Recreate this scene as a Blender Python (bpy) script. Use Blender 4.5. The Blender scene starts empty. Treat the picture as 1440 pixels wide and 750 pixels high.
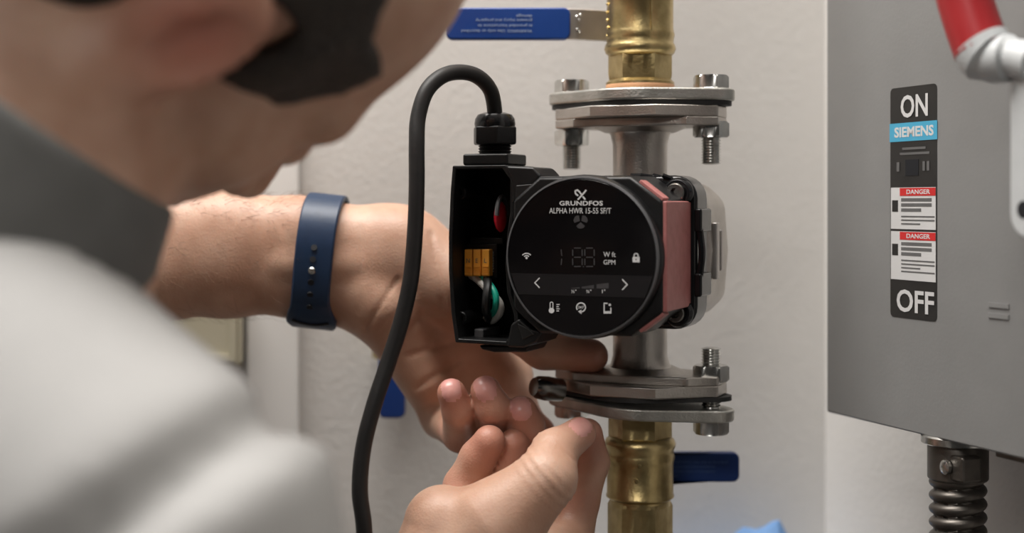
import bpy, math, random
import numpy as np
from mathutils import Matrix, Vector
PI = math.pi
S = bpy.context.scene
COL = S.collection
CAMZ = 1.5
# ---------------------------------------------------------------- camera
cam = bpy.data.cameras.new('camera')
cam_o = bpy.data.objects.new('camera', cam)
COL.objects.link(cam_o)
cam_o.location = (0, 0, CAMZ)
cam_o.rotation_euler = (PI/2, 0, 0)
cam.lens = 50; cam.sensor_width = 36; cam.sensor_fit = 'HORIZONTAL'
cam.shift_y = -0.0625
cam.clip_start = 0.02
cam.dof.use_dof = True
cam.dof.focus_distance = 0.722
cam.dof.aperture_fstop = 3.5
S.camera = cam_o
# ---------------------------------------------------------------- world, lights, exposure
W = bpy.data.worlds.new('room_air'); S.world = W; W.use_nodes = True
W.node_tree.nodes['Background'].inputs[0].default_value = (1.0, .96, .9, 1)
W.node_tree.nodes['Background'].inputs[1].default_value = .02
def area(name, loc, target, sx, sy, power, col=(1, .95, .88)):
    l = bpy.data.lights.new(name, 'AREA'); l.shape = 'RECTANGLE'; l.size = sx; l.size_y = sy
    l.energy = power; l.color = col
    o = bpy.data.objects.new(name, l); COL.objects.link(o); o.location = loc
    o.rotation_euler = (Vector(target)-Vector(loc)).to_track_quat('-Z', 'Y').to_euler()
    return o
area('overhead_area_light', (-.32, .56, 2.52), (-.32, .56, 0), .9, .40, 23, (1, .965, .92))
area('overhead_area_light', (-.55, -1.35, 2.52), (-.55, -1.35, 0), .6, .6, 17, (1, .965, .92))  # unseen soft fill behind the camera for frontal light, set at ceiling height
S.view_settings.view_transform = 'Standard'; S.view_settings.look = 'None'
S.view_settings.exposure = 0.12; S.view_settings.gamma = 1.0; S.view_settings.use_curve_mapping = False

# ---------------------------------------------------------------- materials
def mat(name, col, rough=.5, metal=0., noise=None, bump=None, spec=.5, sss=0., coat=0., emit=None, nscale2=None, transmission=0):
    """noise=(scale, other colour, detail) ; bump=(scale, strength, distance)"""
    m = bpy.data.materials.new(name); m.use_nodes = True
    nt = m.node_tree; b = nt.nodes['Principled BSDF']
    b.inputs['Base Color'].default_value = (*col, 1)
    b.inputs['Roughness'].default_value = rough; b.inputs['Metallic'].default_value = metal
    b.inputs['Specular IOR Level'].default_value = spec
    b.inputs['Coat Weight'].default_value = coat
    if transmission: b.inputs['Transmission Weight'].default_value = transmission
    if sss:
        b.inputs['Subsurface Weight'].default_value = sss
        b.inputs['Subsurface Radius'].default_value = (1, .35, .2)
        b.inputs['Subsurface Scale'].default_value = .004
    tc = nt.nodes.new('ShaderNodeTexCoord')
    if noise:
        n = nt.nodes.new('ShaderNodeTexNoise'); n.inputs['Scale'].default_value = noise[0]
        n.inputs['Detail'].default_value = noise[2] if len(noise) > 2 else 4
        nt.links.new(tc.outputs['Object'], n.inputs['Vector'])
        r = nt.nodes.new('ShaderNodeValToRGB')
        r.color_ramp.elements[0].position = .35; r.color_ramp.elements[1].position = .68
        r.color_ramp.elements[0].color = (*col, 1); r.color_ramp.elements[1].color = (*noise[1], 1)
        nt.links.new(n.outputs['Fac'], r.inputs['Fac']); nt.links.new(r.outputs['Color'], b.inputs['Base Color'])
        m['ramp'] = r.name
    if bump:
        n2 = nt.nodes.new('ShaderNodeTexNoise'); n2.inputs['Scale'].default_value = bump[0]; n2.inputs['Detail'].default_value = 5
        nt.links.new(tc.outputs['Object'], n2.inputs['Vector'])
        bp = nt.nodes.new('ShaderNodeBump'); bp.inputs['Strength'].default_value = bump[1]; bp.inputs['Distance'].default_value = bump[2]
        nt.links.new(n2.outputs['Fac'], bp.inputs['Height']); nt.links.new(bp.outputs['Normal'], b.inputs['Normal'])
    return m
MAT = dict(
    wall=mat('wall_paint', (.60, .58, .555), .75, noise=(3, (.65, .63, .605)), bump=(260, .35, .0012)),
    wall_lit=mat('side_wall_paint_lit', (.66, .64, .615), .75, noise=(3, (.70, .68, .65)), bump=(260, .4, .0012)),  # back wall's paint, made lighter for the light this side catches
    floor=mat('concrete_floor', (.13, .125, .12), .8, noise=(6, (.16, .155, .15))),
    ceil=mat('ceiling_paint', (.75, .73, .70), .9, noise=(4, (.78, .76, .73))),
    trim=mat('white_painted_board', (.70, .69, .67), .55, noise=(5, (.73, .72, .70))),
    beige=mat('beige_plastic', (.42, .39, .29), .5, noise=(20, (.45, .42, .32))),
    brass=mat('aged_brass', (.56, .44, .22), .36, 1., noise=(90, (.36, .27, .12), 6), bump=(500, .25, .0006)),
    steel=mat('cast_stainless', (.50, .47, .44), .38, 1., noise=(60, (.40, .37, .34), 6), bump=(900, .35, .0005)),
    galv=mat('galvanised_plate', (.52, .51, .48), .42, 1., noise=(120, (.42, .41, .38), 6), bump=(700, .4, .0006)),
    zinc=mat('zinc_bolt', (.66, .66, .64), .26, 1., noise=(200, (.52, .52, .50), 4)),
    darksteel=mat('dark_steel_socket', (.20, .19, .18), .25, 1., noise=(100, (.14, .13, .12))),
    strap=mat('bare_steel_strap', (.55, .52, .50), .42, 1., noise=(80, (.48, .45, .43))),
    rubber=mat('black_rubber', (.012, .012, .012), .6, noise=(150, (.02, .02, .02)), bump=(600, .3, .0004)),
    cord=mat('black_cord_rubber', (.008, .0075, .0075), .5, spec=.35, noise=(80, (.011, .010, .010)), bump=(500, .2, .0004)),
    plastic=mat('black_pump_plastic', (.005, .005, .0055), .40, spec=.35, noise=(100, (.008, .008, .0085)), bump=(900, .25, .0003)),
    plastic_in=mat('black_cavity_plastic', (.004, .004, .004), .45, noise=(100, (.009, .009, .009))),
    gloss=mat('black_gloss_enamel', (.006, .006, .007), .20, noise=(60, (.009, .009, .010)), spec=.35),
    bezel=mat('bezel_highlight_grey', (.09, .09, .095), .30, noise=(100, (.10, .10, .105))),  # grey lightened to stand for the highlight along the display rim
    glass=mat('black_display_glass', (.004, .0035, .004), .10, noise=(40, (.005, .0045, .005)), spec=.25),
    strip=mat('touch_strip_print', (.012, .011, .012), .3, noise=(40, (.014, .013, .014)), spec=.25),
    print=mat('white_print', (.62, .62, .62), .5, noise=(300, (.66, .66, .66))),
    dimprint=mat('dim_grey_print', (.045, .043, .045), .4, noise=(300, (.055, .052, .055))),
    pink=mat('dusty_red_band', (.43, .16, .15), .5, noise=(160, (.36, .125, .115), 6), bump=(700, .3, .0004)),
    terra=mat('copper_ring', (.62, .33, .17), .45, noise=(60, (.55, .30, .16))),
    orange=mat('orange_lever_plastic', (.95, .42, .05), .4, noise=(120, (1., .46, .07))),
    red=mat('red_lens', (.55, .015, .03), .12, noise=(50, (.62, .02, .04)), coat=.6),
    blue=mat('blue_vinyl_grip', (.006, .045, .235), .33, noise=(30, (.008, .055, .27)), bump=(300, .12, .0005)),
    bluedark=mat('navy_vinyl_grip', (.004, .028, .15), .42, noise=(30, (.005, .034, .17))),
    grip_print=mat('pale_grip_print', (.33, .42, .58), .6, noise=(300, (.36, .45, .60))),
    grip_print2=mat('faint_grip_print', (.06, .12, .28), .6, noise=(300, (.07, .13, .30))),
    navy=mat('navy_silicone', (.006, .023, .062), .45, noise=(160, (.008, .028, .074), 6), bump=(400, .15, .0004)),
    hole=mat('dark_hole', (.002, .003, .006), .7, noise=(50, (.003, .004, .008))),
    box=mat('grey_enamel_box', (.215, .215, .213), .5, noise=(25, (.23, .23, .228)), bump=(500, .15, .0004)),
    lever=mat('pale_cast_lever', (.50, .52, .53), .45, noise=(40, (.55, .57, .58))),
    redgrip=mat('red_lever_grip', (.32, .008, .012), .4, noise=(40, (.35, .010, .014))),
    lblack=mat('label_black', (.015, .014, .013), .5, noise=(60, (.019, .018, .017))),
    lblue=mat('label_blue', (.06, .36, .56), .5, noise=(60, (.07, .38, .58))),
    lwhite=mat('label_white', (.60, .60, .60), .5, noise=(60, (.63, .63, .63))),
    lred=mat('label_red', (.55, .02, .02), .5, noise=(60, (.58, .025, .025))),
    lgrey=mat('label_grey_ink', (.11, .11, .11), .5, noise=(60, (.13, .13, .13))),
    conduit=mat('dull_metal_conduit', (.15, .135, .12), .42, .85, noise=(90, (.11, .10, .09))),
    lightblue=mat('light_blue_cloth', (.16, .32, .62), .8, noise=(60, (.19, .36, .67)), bump=(300, .3, .001)),
    wirewhite=mat('white_wire', (.62, .60, .55), .4, noise=(80, (.66, .64, .6))),
    wiregreen=mat('green_wire', (.01, .36, .25), .4, noise=(80, (.012, .40, .28))),
    wireblack=mat('black_wire', (.01, .01, .01), .4, noise=(80, (.014, .014, .014))),
    copper=mat('copper_pipe', (.55, .27, .14), .35, 1., noise=(40, (.45, .21, .11))),
    shirt=mat('light_grey_knit', (.40, .395, .39), .9, noise=(25, (.43, .425, .42)), bump=(900, .3, .0008)),
    collar=mat('charcoal_collar', (.115, .115, .112), .9, noise=(60, (.13, .13, .127)), bump=(900, .3, .0008)),
    trousers=mat('dark_trousers', (.03, .032, .04), .9, noise=(40, (.04, .042, .05))),
    hair=mat('dark_brown_hair', (.012, .008, .006), .5, noise=(200, (.025, .017, .012), 8), bump=(400, .8, .003)),
    armhair=mat('brown_arm_hair', (.10, .055, .03), .5, noise=(200, (.13, .07, .04))),
    nail=mat('fingernail', (.60, .28, .25), .30, noise=(120, (.66, .34, .30)), sss=.2),
    shoe=mat('black_shoe', (.02, .02, .02), .5, noise=(40, (.03, .03, .03))),
    eye=mat('eye_white', (.6, .57, .53), .2, noise=(60, (.63, .60, .56))),
    watchglass=mat('watch_glass', (.01, .01, .012), .08, noise=(40, (.012, .012, .014))),
)

# ---------------------------------------------------------------- mesh helpers
class MB:
    def __init__(s): s.v = []; s.f = []
    def add(s, V, F, M=None):
        n = len(s.v)
        if M is not None: V = [tuple(M @ Vector(p)) for p in V]
        s.v += [tuple(p) for p in V]; s.f += [tuple(i+n for i in f) for f in F]
        return s
    def box(s, c, d, M=None):
        x, y, z = c; a, b, h = d[0]/2, d[1]/2, d[2]/2
        V = [(x+i*a, y+j*b, z+k*h) for i in (-1, 1) for j in (-1, 1) for k in (-1, 1)]
        return s.add(V, [(0, 1, 3, 2), (4, 6, 7, 5), (0, 4, 5, 1), (2, 3, 7, 6), (0, 2, 6, 4), (1, 5, 7, 3)], M)
    def prism(s, poly, a, b, M=None):
        """poly: CCW 2-D outline in XY, extruded from z=a to z=b"""
        n = len(poly)
        V = [(x, y, a) for x, y in poly]+[(x, y, b) for x, y in poly]
        F = [tuple(range(n-1, -1, -1)), tuple(range(n, 2*n))]+[(i, (i+1) % n, n+(i+1) % n, n+i) for i in range(n)]
        return s.add(V, F, M)
    def lathe(s, prof, n=32, M=None, sides=None):
        """prof: (r,z) list, bottom to top; sides[k]=6 makes that ring hexagonal"""
        V = []; F = []
        for k, (r, z) in enumerate(prof):
            for i in range(n):
                a = 2*PI*i/n; rr = r
                if sides and sides[k]:
                    q = sides[k]; b = (a % (2*PI/q))-PI/q; rr = r*math.cos(PI/q)/math.cos(b)
                V.append((rr*math.cos(a), rr*math.sin(a), z))
        for k in range(len(prof)-1):
            for i in range(n):
                j = (i+1) % n
                F.append((k*n+i, k*n+j, (k+1)*n+j, (k+1)*n+i))
        F.append(tuple(range(n-1, -1, -1))); F.append(tuple((len(prof)-1)*n+i for i in range(n)))
        return s.add(V, F, M)
    def tube(s, path, r, n=14, M=None, caps=True):
        P = [Vector(p) for p in path]; R = r if isinstance(r, (list, tuple)) else [r]*len(P)
        V = []; F = []; up = None
        for k, p in enumerate(P):
            t = (P[min(k+1, len(P)-1)]-P[max(k-1, 0)]).normalized()
            if up is None: up = Vector((0, 0, 1)) if abs(t.z) < .9 else Vector((1, 0, 0))
            x = t.cross(up).normalized(); up = x.cross(t).normalized()
            for i in range(n):
                a = 2*PI*i/n
                V.append(p+(x*math.cos(a)+up*math.sin(a))*R[k])
        for k in range(len(P)-1):
            for i in range(n):
                j = (i+1) % n; F.append((k*n+i, (k+1)*n+i, (k+1)*n+j, k*n+j))
        if caps:
            F.append(tuple(range(n))); F.append(tuple((len(P)-1)*n+i for i in range(n-1, -1, -1)))
        return s.add(V, F, M)
    def stroke(s, pts, w, a, b, M=None, closed=False):
        """flat polyline of width w drawn in XY, between z=a and z=b"""
        P = [Vector((p[0], p[1])) for p in pts]; n = len(P); L = []; R = []
        for k in range(n):
            p0 = P[(k-1) % n] if closed or k > 0 else P[k]; p1 = P[(k+1) % n] if closed or k < n-1 else P[k]
            d1 = (P[k]-p0); d2 = (p1-P[k])
            if d1.length < 1e-9: d1 = d2
            if d2.length < 1e-9: d2 = d1
            d1.normalize(); d2.normalize(); t = (d1+d2).normalized(); nn = Vector((-t.y, t.x))
            m = 1/max(.45, abs(nn.dot(Vector((-d1.y, d1.x)))))
            L.append(P[k]+nn*w/2*m); R.append(P[k]-nn*w/2*m)
        for k in range(n if closed else n-1):
            j = (k+1) % n
            s.prism([R[k], R[j], L[j], L[k]], a, b, M)
        return s
def smooth_path(pts, sub=8):
    P = [Vector(p) for p in pts]; out = []
    for k in range(len(P)-1):
        p0, p1, p2, p3 = P[max(k-1, 0)], P[k], P[k+1], P[min(k+2, len(P)-1)]
        for i in range(sub):
            t = i/sub
            out.append(.5*((2*p1)+(p2-p0)*t+(2*p0-5*p1+4*p2-p3)*t*t+(3*p1-p0-3*p2+p3)*t**3))
    out.append(P[-1]); return out
def obj(name, mb, m, parent=None, bevel=0, angle=35, seg=2):
    me = bpy.data.meshes.new(name); me.from_pydata(mb.v, [], mb.f); me.validate(); me.update()
    me.materials.append(MAT[m] if isinstance(m, str) else m)
    me.polygons.foreach_set('use_smooth', [True]*len(me.polygons)); me.set_sharp_from_angle(angle=math.radians(angle))
    o = bpy.data.objects.new(name, me); COL.objects.link(o)
    if parent: o.parent = parent
    if bevel:
        b = o.modifiers.new('bevel', 'BEVEL'); b.width = bevel; b.segments = seg; b.limit_method = 'ANGLE'; b.angle_limit = math.radians(40)
        b.harden_normals = True
    return o
def tag(o, label, cat, group=None):
    o['label'] = label; o['category'] = cat
    if group: o['group'] = group
    return o
def thing(name, label, cat, loc=(0, 0, 0), rz=0, group=None):
    o = bpy.data.objects.new(name, None); COL.objects.link(o); o.empty_display_size = .02
    o.location = loc; o.rotation_euler = (0, 0, rz)
    return tag(o, label, cat, group)
def struct(o): o['kind'] = 'structure'; return o
def text_mesh(body, width=None, height=None, bold=0., spacing=1.):
    """flat letters in XY centred on the origin -> (verts, faces)"""
    cu = bpy.data.curves.new('lettering', 'FONT'); cu.body = body; cu.size = 1; cu.offset = bold
    cu.space_character = spacing; cu.resolution_u = 3; cu.extrude = .004
    t = bpy.data.objects.new('lettering', cu); COL.objects.link(t)
    dg = bpy.context.evaluated_depsgraph_get(); me = bpy.data.meshes.new_from_object(t.evaluated_get(dg))
    V = np.zeros(len(me.vertices)*3); me.vertices.foreach_get('co', V); V = V.reshape(-1, 3)
    F = [tuple(p.vertices) for p in me.polygons]
    bpy.data.objects.remove(t); bpy.data.curves.remove(cu); bpy.data.meshes.remove(me)
    lo, hi = V.min(0), V.max(0); c = (lo+hi)/2; V = V-c; sz = hi-lo
    sx = width/sz[0] if width else None; sy = height/sz[1] if height else None
    sx = sx or sy; sy = sy or sx
    V[:, 0] *= sx; V[:, 1] *= sy; V[:, 2] = np.sign(V[:, 2])*.00004
    return [tuple(p) for p in V], F
FRONT = Matrix.Rotation(PI/2, 4, 'X')            # XY drawing -> local XZ plane facing -Y
def text(name, body, m, parent, loc, width=None, height=None, bold=0., rot=FRONT, spacing=1.):
    V, F = text_mesh(body, width, height, bold, spacing)
    mb = MB().add(V, F, Matrix.Translation(loc) @ rot)
    return obj(name, mb, m, parent, angle=20)
def at(px, py, d): return Vector(((px-720)/2000*d, d, CAMZ+(285-py)/2000*d))
def hull_outline(R, r, c, n=14):
    """oval of a centre circle R and end circles r at x=+-c (CCW)"""
    th = math.acos((R-r)/c); pts = []
    for i in range(n+1): a = -th+2*th*i/n; pts.append((c+r*math.cos(a), r*math.sin(a)))
    for i in range(n+1): a = th+(PI-2*th)*i/n; pts.append((R*math.cos(a), R*math.sin(a)))
    for i in range(n+1): a = PI-th+2*th*i/n; pts.append((-c+r*math.cos(a), r*math.sin(a)))
    for i in range(n+1): a = PI+th+(PI-2*th)*i/n; pts.append((R*math.cos(a), R*math.sin(a)))
    out = []
    for p in pts:
        if not out or (p[0]-out[-1][0])**2+(p[1]-out[-1][1])**2 > 1e-10: out.append(p)
    return out
def rrect(w, h, r, n=5, cx=0, cy=0):
    out = []
    for (sx, sy, a0) in ((1, -1, -PI/2), (1, 1, 0), (-1, 1, PI/2), (-1, -1, PI)):
        for i in range(n+1):
            a = a0+PI/2*i/n; out.append((cx+sx*(w/2-r)+r*math.cos(a), cy+sy*(h/2-r)+r*math.sin(a)))
    return out
def ccw(poly):
    a = sum(poly[i][0]*poly[(i+1) % len(poly)][1]-poly[(i+1) % len(poly)][0]*poly[i][1] for i in range(len(poly)))
    return poly if a > 0 else poly[::-1]
# ================================================================ the room
def slab(name, p0, p1, z0, z1, th, m):
    """vertical wall from p0 to p1 (plan points); thickness on the left of p0->p1"""
    d = Vector((p1[0]-p0[0], p1[1]-p0[1])).normalized(); n = Vector((-d.y, d.x))*th
    poly = [p0, p1, (p1[0]+n.x, p1[1]+n.y), (p0[0]+n.x, p0[1]+n.y)]
    return struct(obj(name, MB().prism(poly, z0, z1), m))
CORNER = (.2120, .9618)
BACKDIR = Vector((-1, -.15)).normalized()
WL = (CORNER[0]+BACKDIR.x*2.6, CORNER[1]+BACKDIR.y*2.6)
SIDEDIR = Vector((.366, -.931)).normalized()
WR = (CORNER[0]+SIDEDIR.x*3.6, CORNER[1]+SIDEDIR.y*3.6)
slab('wall_back', WL, CORNER, 0, 2.6, .1, 'wall')
slab('wall_right', CORNER, WR, 0, 2.6, .1, 'wall_lit')
BACKL = (WL[0]-.5, WL[1]-3.2)
slab('wall_left', BACKL, WL, 0, 2.6, .1, 'wall')
struct(obj('floor', MB().box((-.3, -.8, -.05), (7, 6, .1)), 'floor'))
struct(obj('ceiling', MB().box((-.3, -.8, 2.65), (7, 6, .1)), 'ceil'))
def on_wall(x): return CORNER[1]+(x-CORNER[0])*.15
WALL_RZ = math.atan(.15)
# white board up the back wall and a beige cover plate beside it
def wall_local(px, py):
    """pixel -> (x along the back wall, z) on its face"""
    a = (px-720)/2000; x = a*(CORNER[1]-CORNER[0]*.15)/(1-.15*a); y = on_wall(x)
    return x, y, CAMZ+(285-py)/2000*y
x0, y0, _ = wall_local(347, 500); x1, y1, _ = wall_local(421, 500)
o = struct(obj('trim_1', MB().box((0, -.0045, 1.3), (math.hypot(x1-x0, y1-y0), .009, 2.6)), 'trim', bevel=.002))
o.location = ((x0+x1)/2, (y0+y1)/2, 0); o.rotation_euler = (0, 0, WALL_RZ)
x0, y0, z0 = wall_local(175, 514); x1, y1, z1 = wall_local(344, 395)
t = thing('cover_box', 'beige plastic cover box on the wall below the bare forearm', 'box', ((x0+x1)/2, (y0+y1)/2, z0), WALL_RZ)
wdt = x1-x0
obj('cover', MB().prism(rrect(wdt, z1-z0, .004, 4, 0, (z1-z0)/2), .0, .022, FRONT), 'beige', t, bevel=.002)
obj('cover_rim', MB().stroke([(-wdt/2+.006, .006), (wdt/2-.006, .006), (wdt/2-.006, z1-z0-.006), (-wdt/2+.006, z1-z0-.006)], .004, .0215, .024, FRONT, True), 'beige', t)
# ================================================================ circulator pump
PX, PY, PZ = .0694, .771, 1.4745
PHI = math.radians(-23); CP, SP = math.cos(PHI), math.sin(PHI)
def pl(px, py, v):
    """pixel -> pump-local (u, v, w) on the plane v"""
    a = (px-720)/2000
    u = (a*(PY+CP*v)-PX+SP*v)/(CP-a*SP)
    d = PY+SP*u+CP*v
    return Vector((u, v, CAMZ+(285-py)/2000*d-PZ))
pump = thing('circulator_pump', 'black circulator pump with round glass display and open wiring box between brass valves', 'pump', (PX, PY, PZ), PHI)
# --- stainless housing with the two necks and cast flanges
FL = .078-.0012                                # flange faces
mb = MB()
neck = [(.0150, -.068), (.0149, -.05), (.0146, -.03), (.0146, .03), (.0149, .05), (.0150, .068)]
neck = [(.0210, -.0668), (.0180, -.0650), (.0160, -.0620), (.0148, -.0570), (.0146, -.04), (.0150, .0), (.0146, .04), (.0148, .0570), (.0160, .0620), (.0180, .0650), (.0210, .0668)]
mb.lathe(neck, 40)
vol = MB()
housing = obj('housing', mb, 'steel', pump, angle=50)
oct_ = [(-.030, -.036), (.030, -.036), (.0405, -.026), (.0425, 0), (.0405, .026), (.030, .036), (-.030, .036), (-.0405, .026), (-.0425, 0), (-.0405, -.026)]
def fr(poly): return poly
vol.prism(oct_, -.028, .014, FRONT)
obj('volute', vol, 'steel', pump, bevel=.004, seg=3)
vs = MB().box((.0426, -.002, .0), (.003, .006, .030)).box((.0422, .008, .0), (.003, .004, .022))
obj('volute_slot', vs, 'strap', pump, bevel=.0008)
for s in (1, -1):
    f = MB()
    base = hull_outline(.0285, .0125, .0385)
    # faceted outline on the gasket side, scooped arc on the neck side
    out = [(.0395, -.0125), (.0458, -.0095), (.0458, .0095), (.0395, .0125), (.018, .0300), (-.018, .0300), (-.0395, .0125), (-.0458, .0095), (-.0458, -.0095), (-.0395, -.0125), (-.018, -.0300), (.018, -.0300)]
    a, b = sorted((s*FL, s*(FL-.0062)))
    f.prism(out, a, b)
    a, b = sorted((s*(FL-.0060), s*(FL-.0108)))
    q1 = [(.0395, .0125), (.0318, .0188), (.0270, .0185), (.0160, .0212), (.0, .0222)]
    half = [(.0458, -.0095), (.0458, .0095)]+q1+[(-x, y) for x, y in q1[-2::-1]]+[(-.0458, .0095), (-.0458, -.0095)]
    inn = half+[(-x, -y) for x, y in q1]+[(x, -y) for x, y in q1[-2::-1]]
    f.prism(inn, a, b)
    fl = obj('flange', f, 'steel', pump, bevel=.0009)
    a, b = sorted((s*(FL-.0106), s*(FL-.0135)))
    g = MB(); g.lathe([(.028, a), (.020, b)] if s < 0 else [(.020, a), (.028, b)], 36) if False else g.lathe([(.0255 if s < 0 else .019, a), (.019 if s < 0 else .0255, b)], 36)
    obj('flange_shoulder', g, 'steel', fl, bevel=.001)
# --- black motor casting with socket screws
mc = MB().prism(rrect(.083, .079, .012, 6), .013, .036, FRONT)
cast = obj('motor_casting', mc, 'gloss', pump, bevel=.003, seg=3)
for sx in (-1, 1):
    for sz in (-1, 1):
        c = (sx*.0325, -.036, sz*.0305)
        boss = MB().lathe([(.0078, 0), (.0078, .002), (.0066, .0045)], 24, Matrix.Translation(c) @ FRONT)
        ob = obj('screw_boss', boss, 'gloss', cast, bevel=.0005)
        sc = MB().lathe([(.0048, .0), (.0048, .0075), (.0042, .0082), (.0026, .0082), (.0024, .0050)], 24, Matrix.Translation(c) @ FRONT, [0, 0, 0, 6, 6])
        obj('socket_screw', sc, 'darksteel', cast)
for k, (zc, hh) in enumerate(((.0165, .012), (-.0165, .012))):
    obj('casting_clip', MB().box((.0422, -.026, zc), (.004, .020, hh)), 'gloss', cast, bevel=.0012)
obj('casting_rib', MB().tube(smooth_path([(.0425, -.0335, -.012), (.0438, -.0335, 0), (.0425, -.0335, .012)], 6), .0018, 8), 'gloss', cast)
for k in range(4):
    obj('casting_rib', MB().tube(smooth_path([(.006+.006*k, -.034-.003*(k % 2), .0395), (.016+.005*k, -.034, .0385-.001*k), (.024+.003*k, -.036, .033-.002*k)], 6), .0012, 8), 'gloss', cast)
# --- control head
DU, DW = -.003, -.0012
R0 = .0385
head = MB()
prof = [(.0405, .072), (.0405, .0790), (.0402, .0815), (.0392, .0838), (.0387, .0842)]
head.lathe(prof, 72, Matrix.Translation((DU, 0, DW)) @ FRONT)
ctrl = obj('control_head', head, 'plastic', pump, angle=30)
bz = MB()
n = 72; V = []; F = []
for i in range(n):
    a = 2*PI*i/n
    for (r, z) in ((.0396, .0832), (.0394, .0850), (.0386, .0852), (.0384, .0840)): V.append((r*math.cos(a), r*math.sin(a), z))
for i in range(n):
    j = (i+1) % n
    for k in range(3): F.append((i*4+k, j*4+k, j*4+k+1, i*4+k+1))
bz.add(V, F, Matrix.Translation((DU, 0, DW)) @ FRONT)
obj('bezel_ring', bz, 'bezel', ctrl)
disc = obj('display_glass', MB().lathe([(.0385, .0838), (.0385, .0847), (.0380, .0851)], 72, Matrix.Translation((DU, 0, DW)) @ FRONT), 'glass', ctrl)
# eight-sided body behind the glass, a dusty red cover on its side with a tab folded over each corner
octo = [(.0370, -.0272), (.0370, .0272), (.0205, .0392), (-.0275, .0392), (-.0420, .0272), (-.0420, -.0272), (-.0275, -.0392), (.0205, -.0392)]
obj('head_body', MB().prism([(x, z+DW*.5) for x, z in octo], .036, .0785, FRONT), 'plastic', ctrl, bevel=.0022, seg=3)
def side_cover(pts, y0, y1): return MB().prism(ccw([(x, z+DW*.5) for x, z in pts]), -y1, -y0, FRONT)
wrap = obj('side_band', side_cover([(.0360, -.0268), (.0385, -.0268), (.0385, .0268), (.0360, .0268)], -.0775, -.0345), 'pink', ctrl, bevel=.0007)
for sg in (1, -1):
    p0, p1 = Vector((.0365, .0272*sg)), Vector((.0245, .0362*sg))
    nn = Vector((p1.y-p0.y, p0.x-p1.x)).normalized()*sg
    obj('band_tab', side_cover([p0-nn*.002, p0+nn*.0013, p1+nn*.0013, p1-nn*.002], -.0775, -.0690), 'pink', wrap, bevel=.0005)
dg = math.radians
# angular brackets that join the head to the wiring box
def poly_px(pts, v):
    return [(p.x, p.z) for p in (pl(x, y, v) for x, y in pts)]
for pts in ([(712, 233), (752, 235), (764, 248), (752, 262), (735, 283), (722, 286), (720, 248)],
            [(720, 456), (732, 447), (750, 462), (766, 466), (757, 482), (738, 489), (714, 488)]):
    obj('head_bracket', MB().prism(ccw(poly_px(pts, -.072)), .046, .0745, FRONT), 'plastic', ctrl, bevel=.0015)
for pts in ([(726, 261), (750, 259), (744, 279), (725, 281)], [(728, 455), (744, 463), (752, 470), (735, 478)]):
    obj('bracket_recess', MB().prism(ccw(poly_px(pts, -.0745)), .070, .0750, FRONT), 'plastic_in', ctrl, bevel=.0004)
# --- prints on the glass
V0 = -.0852
def gp(px, py): return pl(px, py, V0)
def ptext(body, px, py, wpx, hpx, m='print', bold=0., name='lettering', sp=1.):
    c = gp(px, py); a = gp(px-wpx/2, py); b = gp(px+wpx/2, py); h = abs(gp(px, py-hpx/2).z-gp(px, py+hpx/2).z)
    return text(name, body, m, disc, c, (b-a).x, h, bold, spacing=sp)
ptext('GRUNDFOS', 817, 286, 61, 6.6, bold=.022, name='brand_lettering', sp=1.05)
ptext('ALPHA HWR 15-55 SF/T', 815.5, 296.5, 87, 8.0, bold=.0, name='model_lettering')
ptext('W ft', 857, 358, 17, 7, bold=.0, name='unit_lettering')
ptext('GPM', 857, 369, 16.5, 6.5, bold=.0, name='unit_lettering')
for i, s_ in enumerate(('½"', '¾"', '1"')): ptext(s_, 807+21*i, 410, 7 if i < 2 else 5, 5, bold=.01, name='pipe_size_lettering')
def icon(name, strokes, w, m='print', polys=()):
    """strokes: pixel polylines on the glass; w: width in pixels"""
    mb = MB(); k = .00034
    for pts in strokes:
        closed = pts[0] == pts[-1] and len(pts) > 2
        P = [gp(*p) for p in (pts[:-1] if closed else pts)]
        mb.stroke([(p.x, p.z) for p in P], w*k, -V0-.00002, -V0+.00004, FRONT, closed)
    for pts in polys:
        mb.prism(ccw([(p.x, p.z) for p in (gp(*q) for q in pts)]), -V0-.00002, -V0+.00004, FRONT)
    return obj(name, mb, m, disc, angle=20)
def arc(cx, cy, r, a0, a1, n=14, ry=None):
    ry = ry or r
    return [(cx+r*math.cos(dg(a0+(a1-a0)*i/n)), cy-ry*math.sin(dg(a0+(a1-a0)*i/n))) for i in range(n+1)]
icon('wifi_icon', [arc(740.5, 364, 7.6, 40, 140), arc(740.5, 364, 4.4, 40, 140)], 1.6, polys=[arc(740.5, 363, 1.7, 0, 330)])
icon('lock_icon', [arc(894.5, 359.5, 2.8, 0, 180)+[(891.7, 363)], [(897.3, 359.5), (897.3, 363)]], 1.5, polys=[[(889.6, 361.5), (899.4, 361.5), (899.4, 369), (889.6, 369)]])
icon('lock_keyhole', [[(894.5, 363.5), (894.5, 366.5)]], 1.6, 'glass')
icon('chevron_icon', [[(758.8, 391), (752, 398), (758.8, 405)]], 1.6)
icon('chevron_icon', [[(875, 393), (882, 400.5), (875, 408)]], 1.6)
icon('thermometer_icon', [[(782.5, 428.5), (787, 428.5)], [(782.5, 431.5), (786, 431.5)], [(782.5, 434.5), (787, 434.5)], [(782.5, 437.5), (786, 437.5)], arc(775.6, 427, 2, 0, 180)+[(773.6, 435)], [(777.6, 427), (777.6, 435)]], 1.2,
     polys=[arc(775.6, 437, 3.9, 0, 345)])
icon('cycle_icon', [arc(817, 432.5, 6.3, -100, 215)], 1.7, polys=[[(812.8, 438.2), (817.6, 435.8), (817.8, 442)]])
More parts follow.
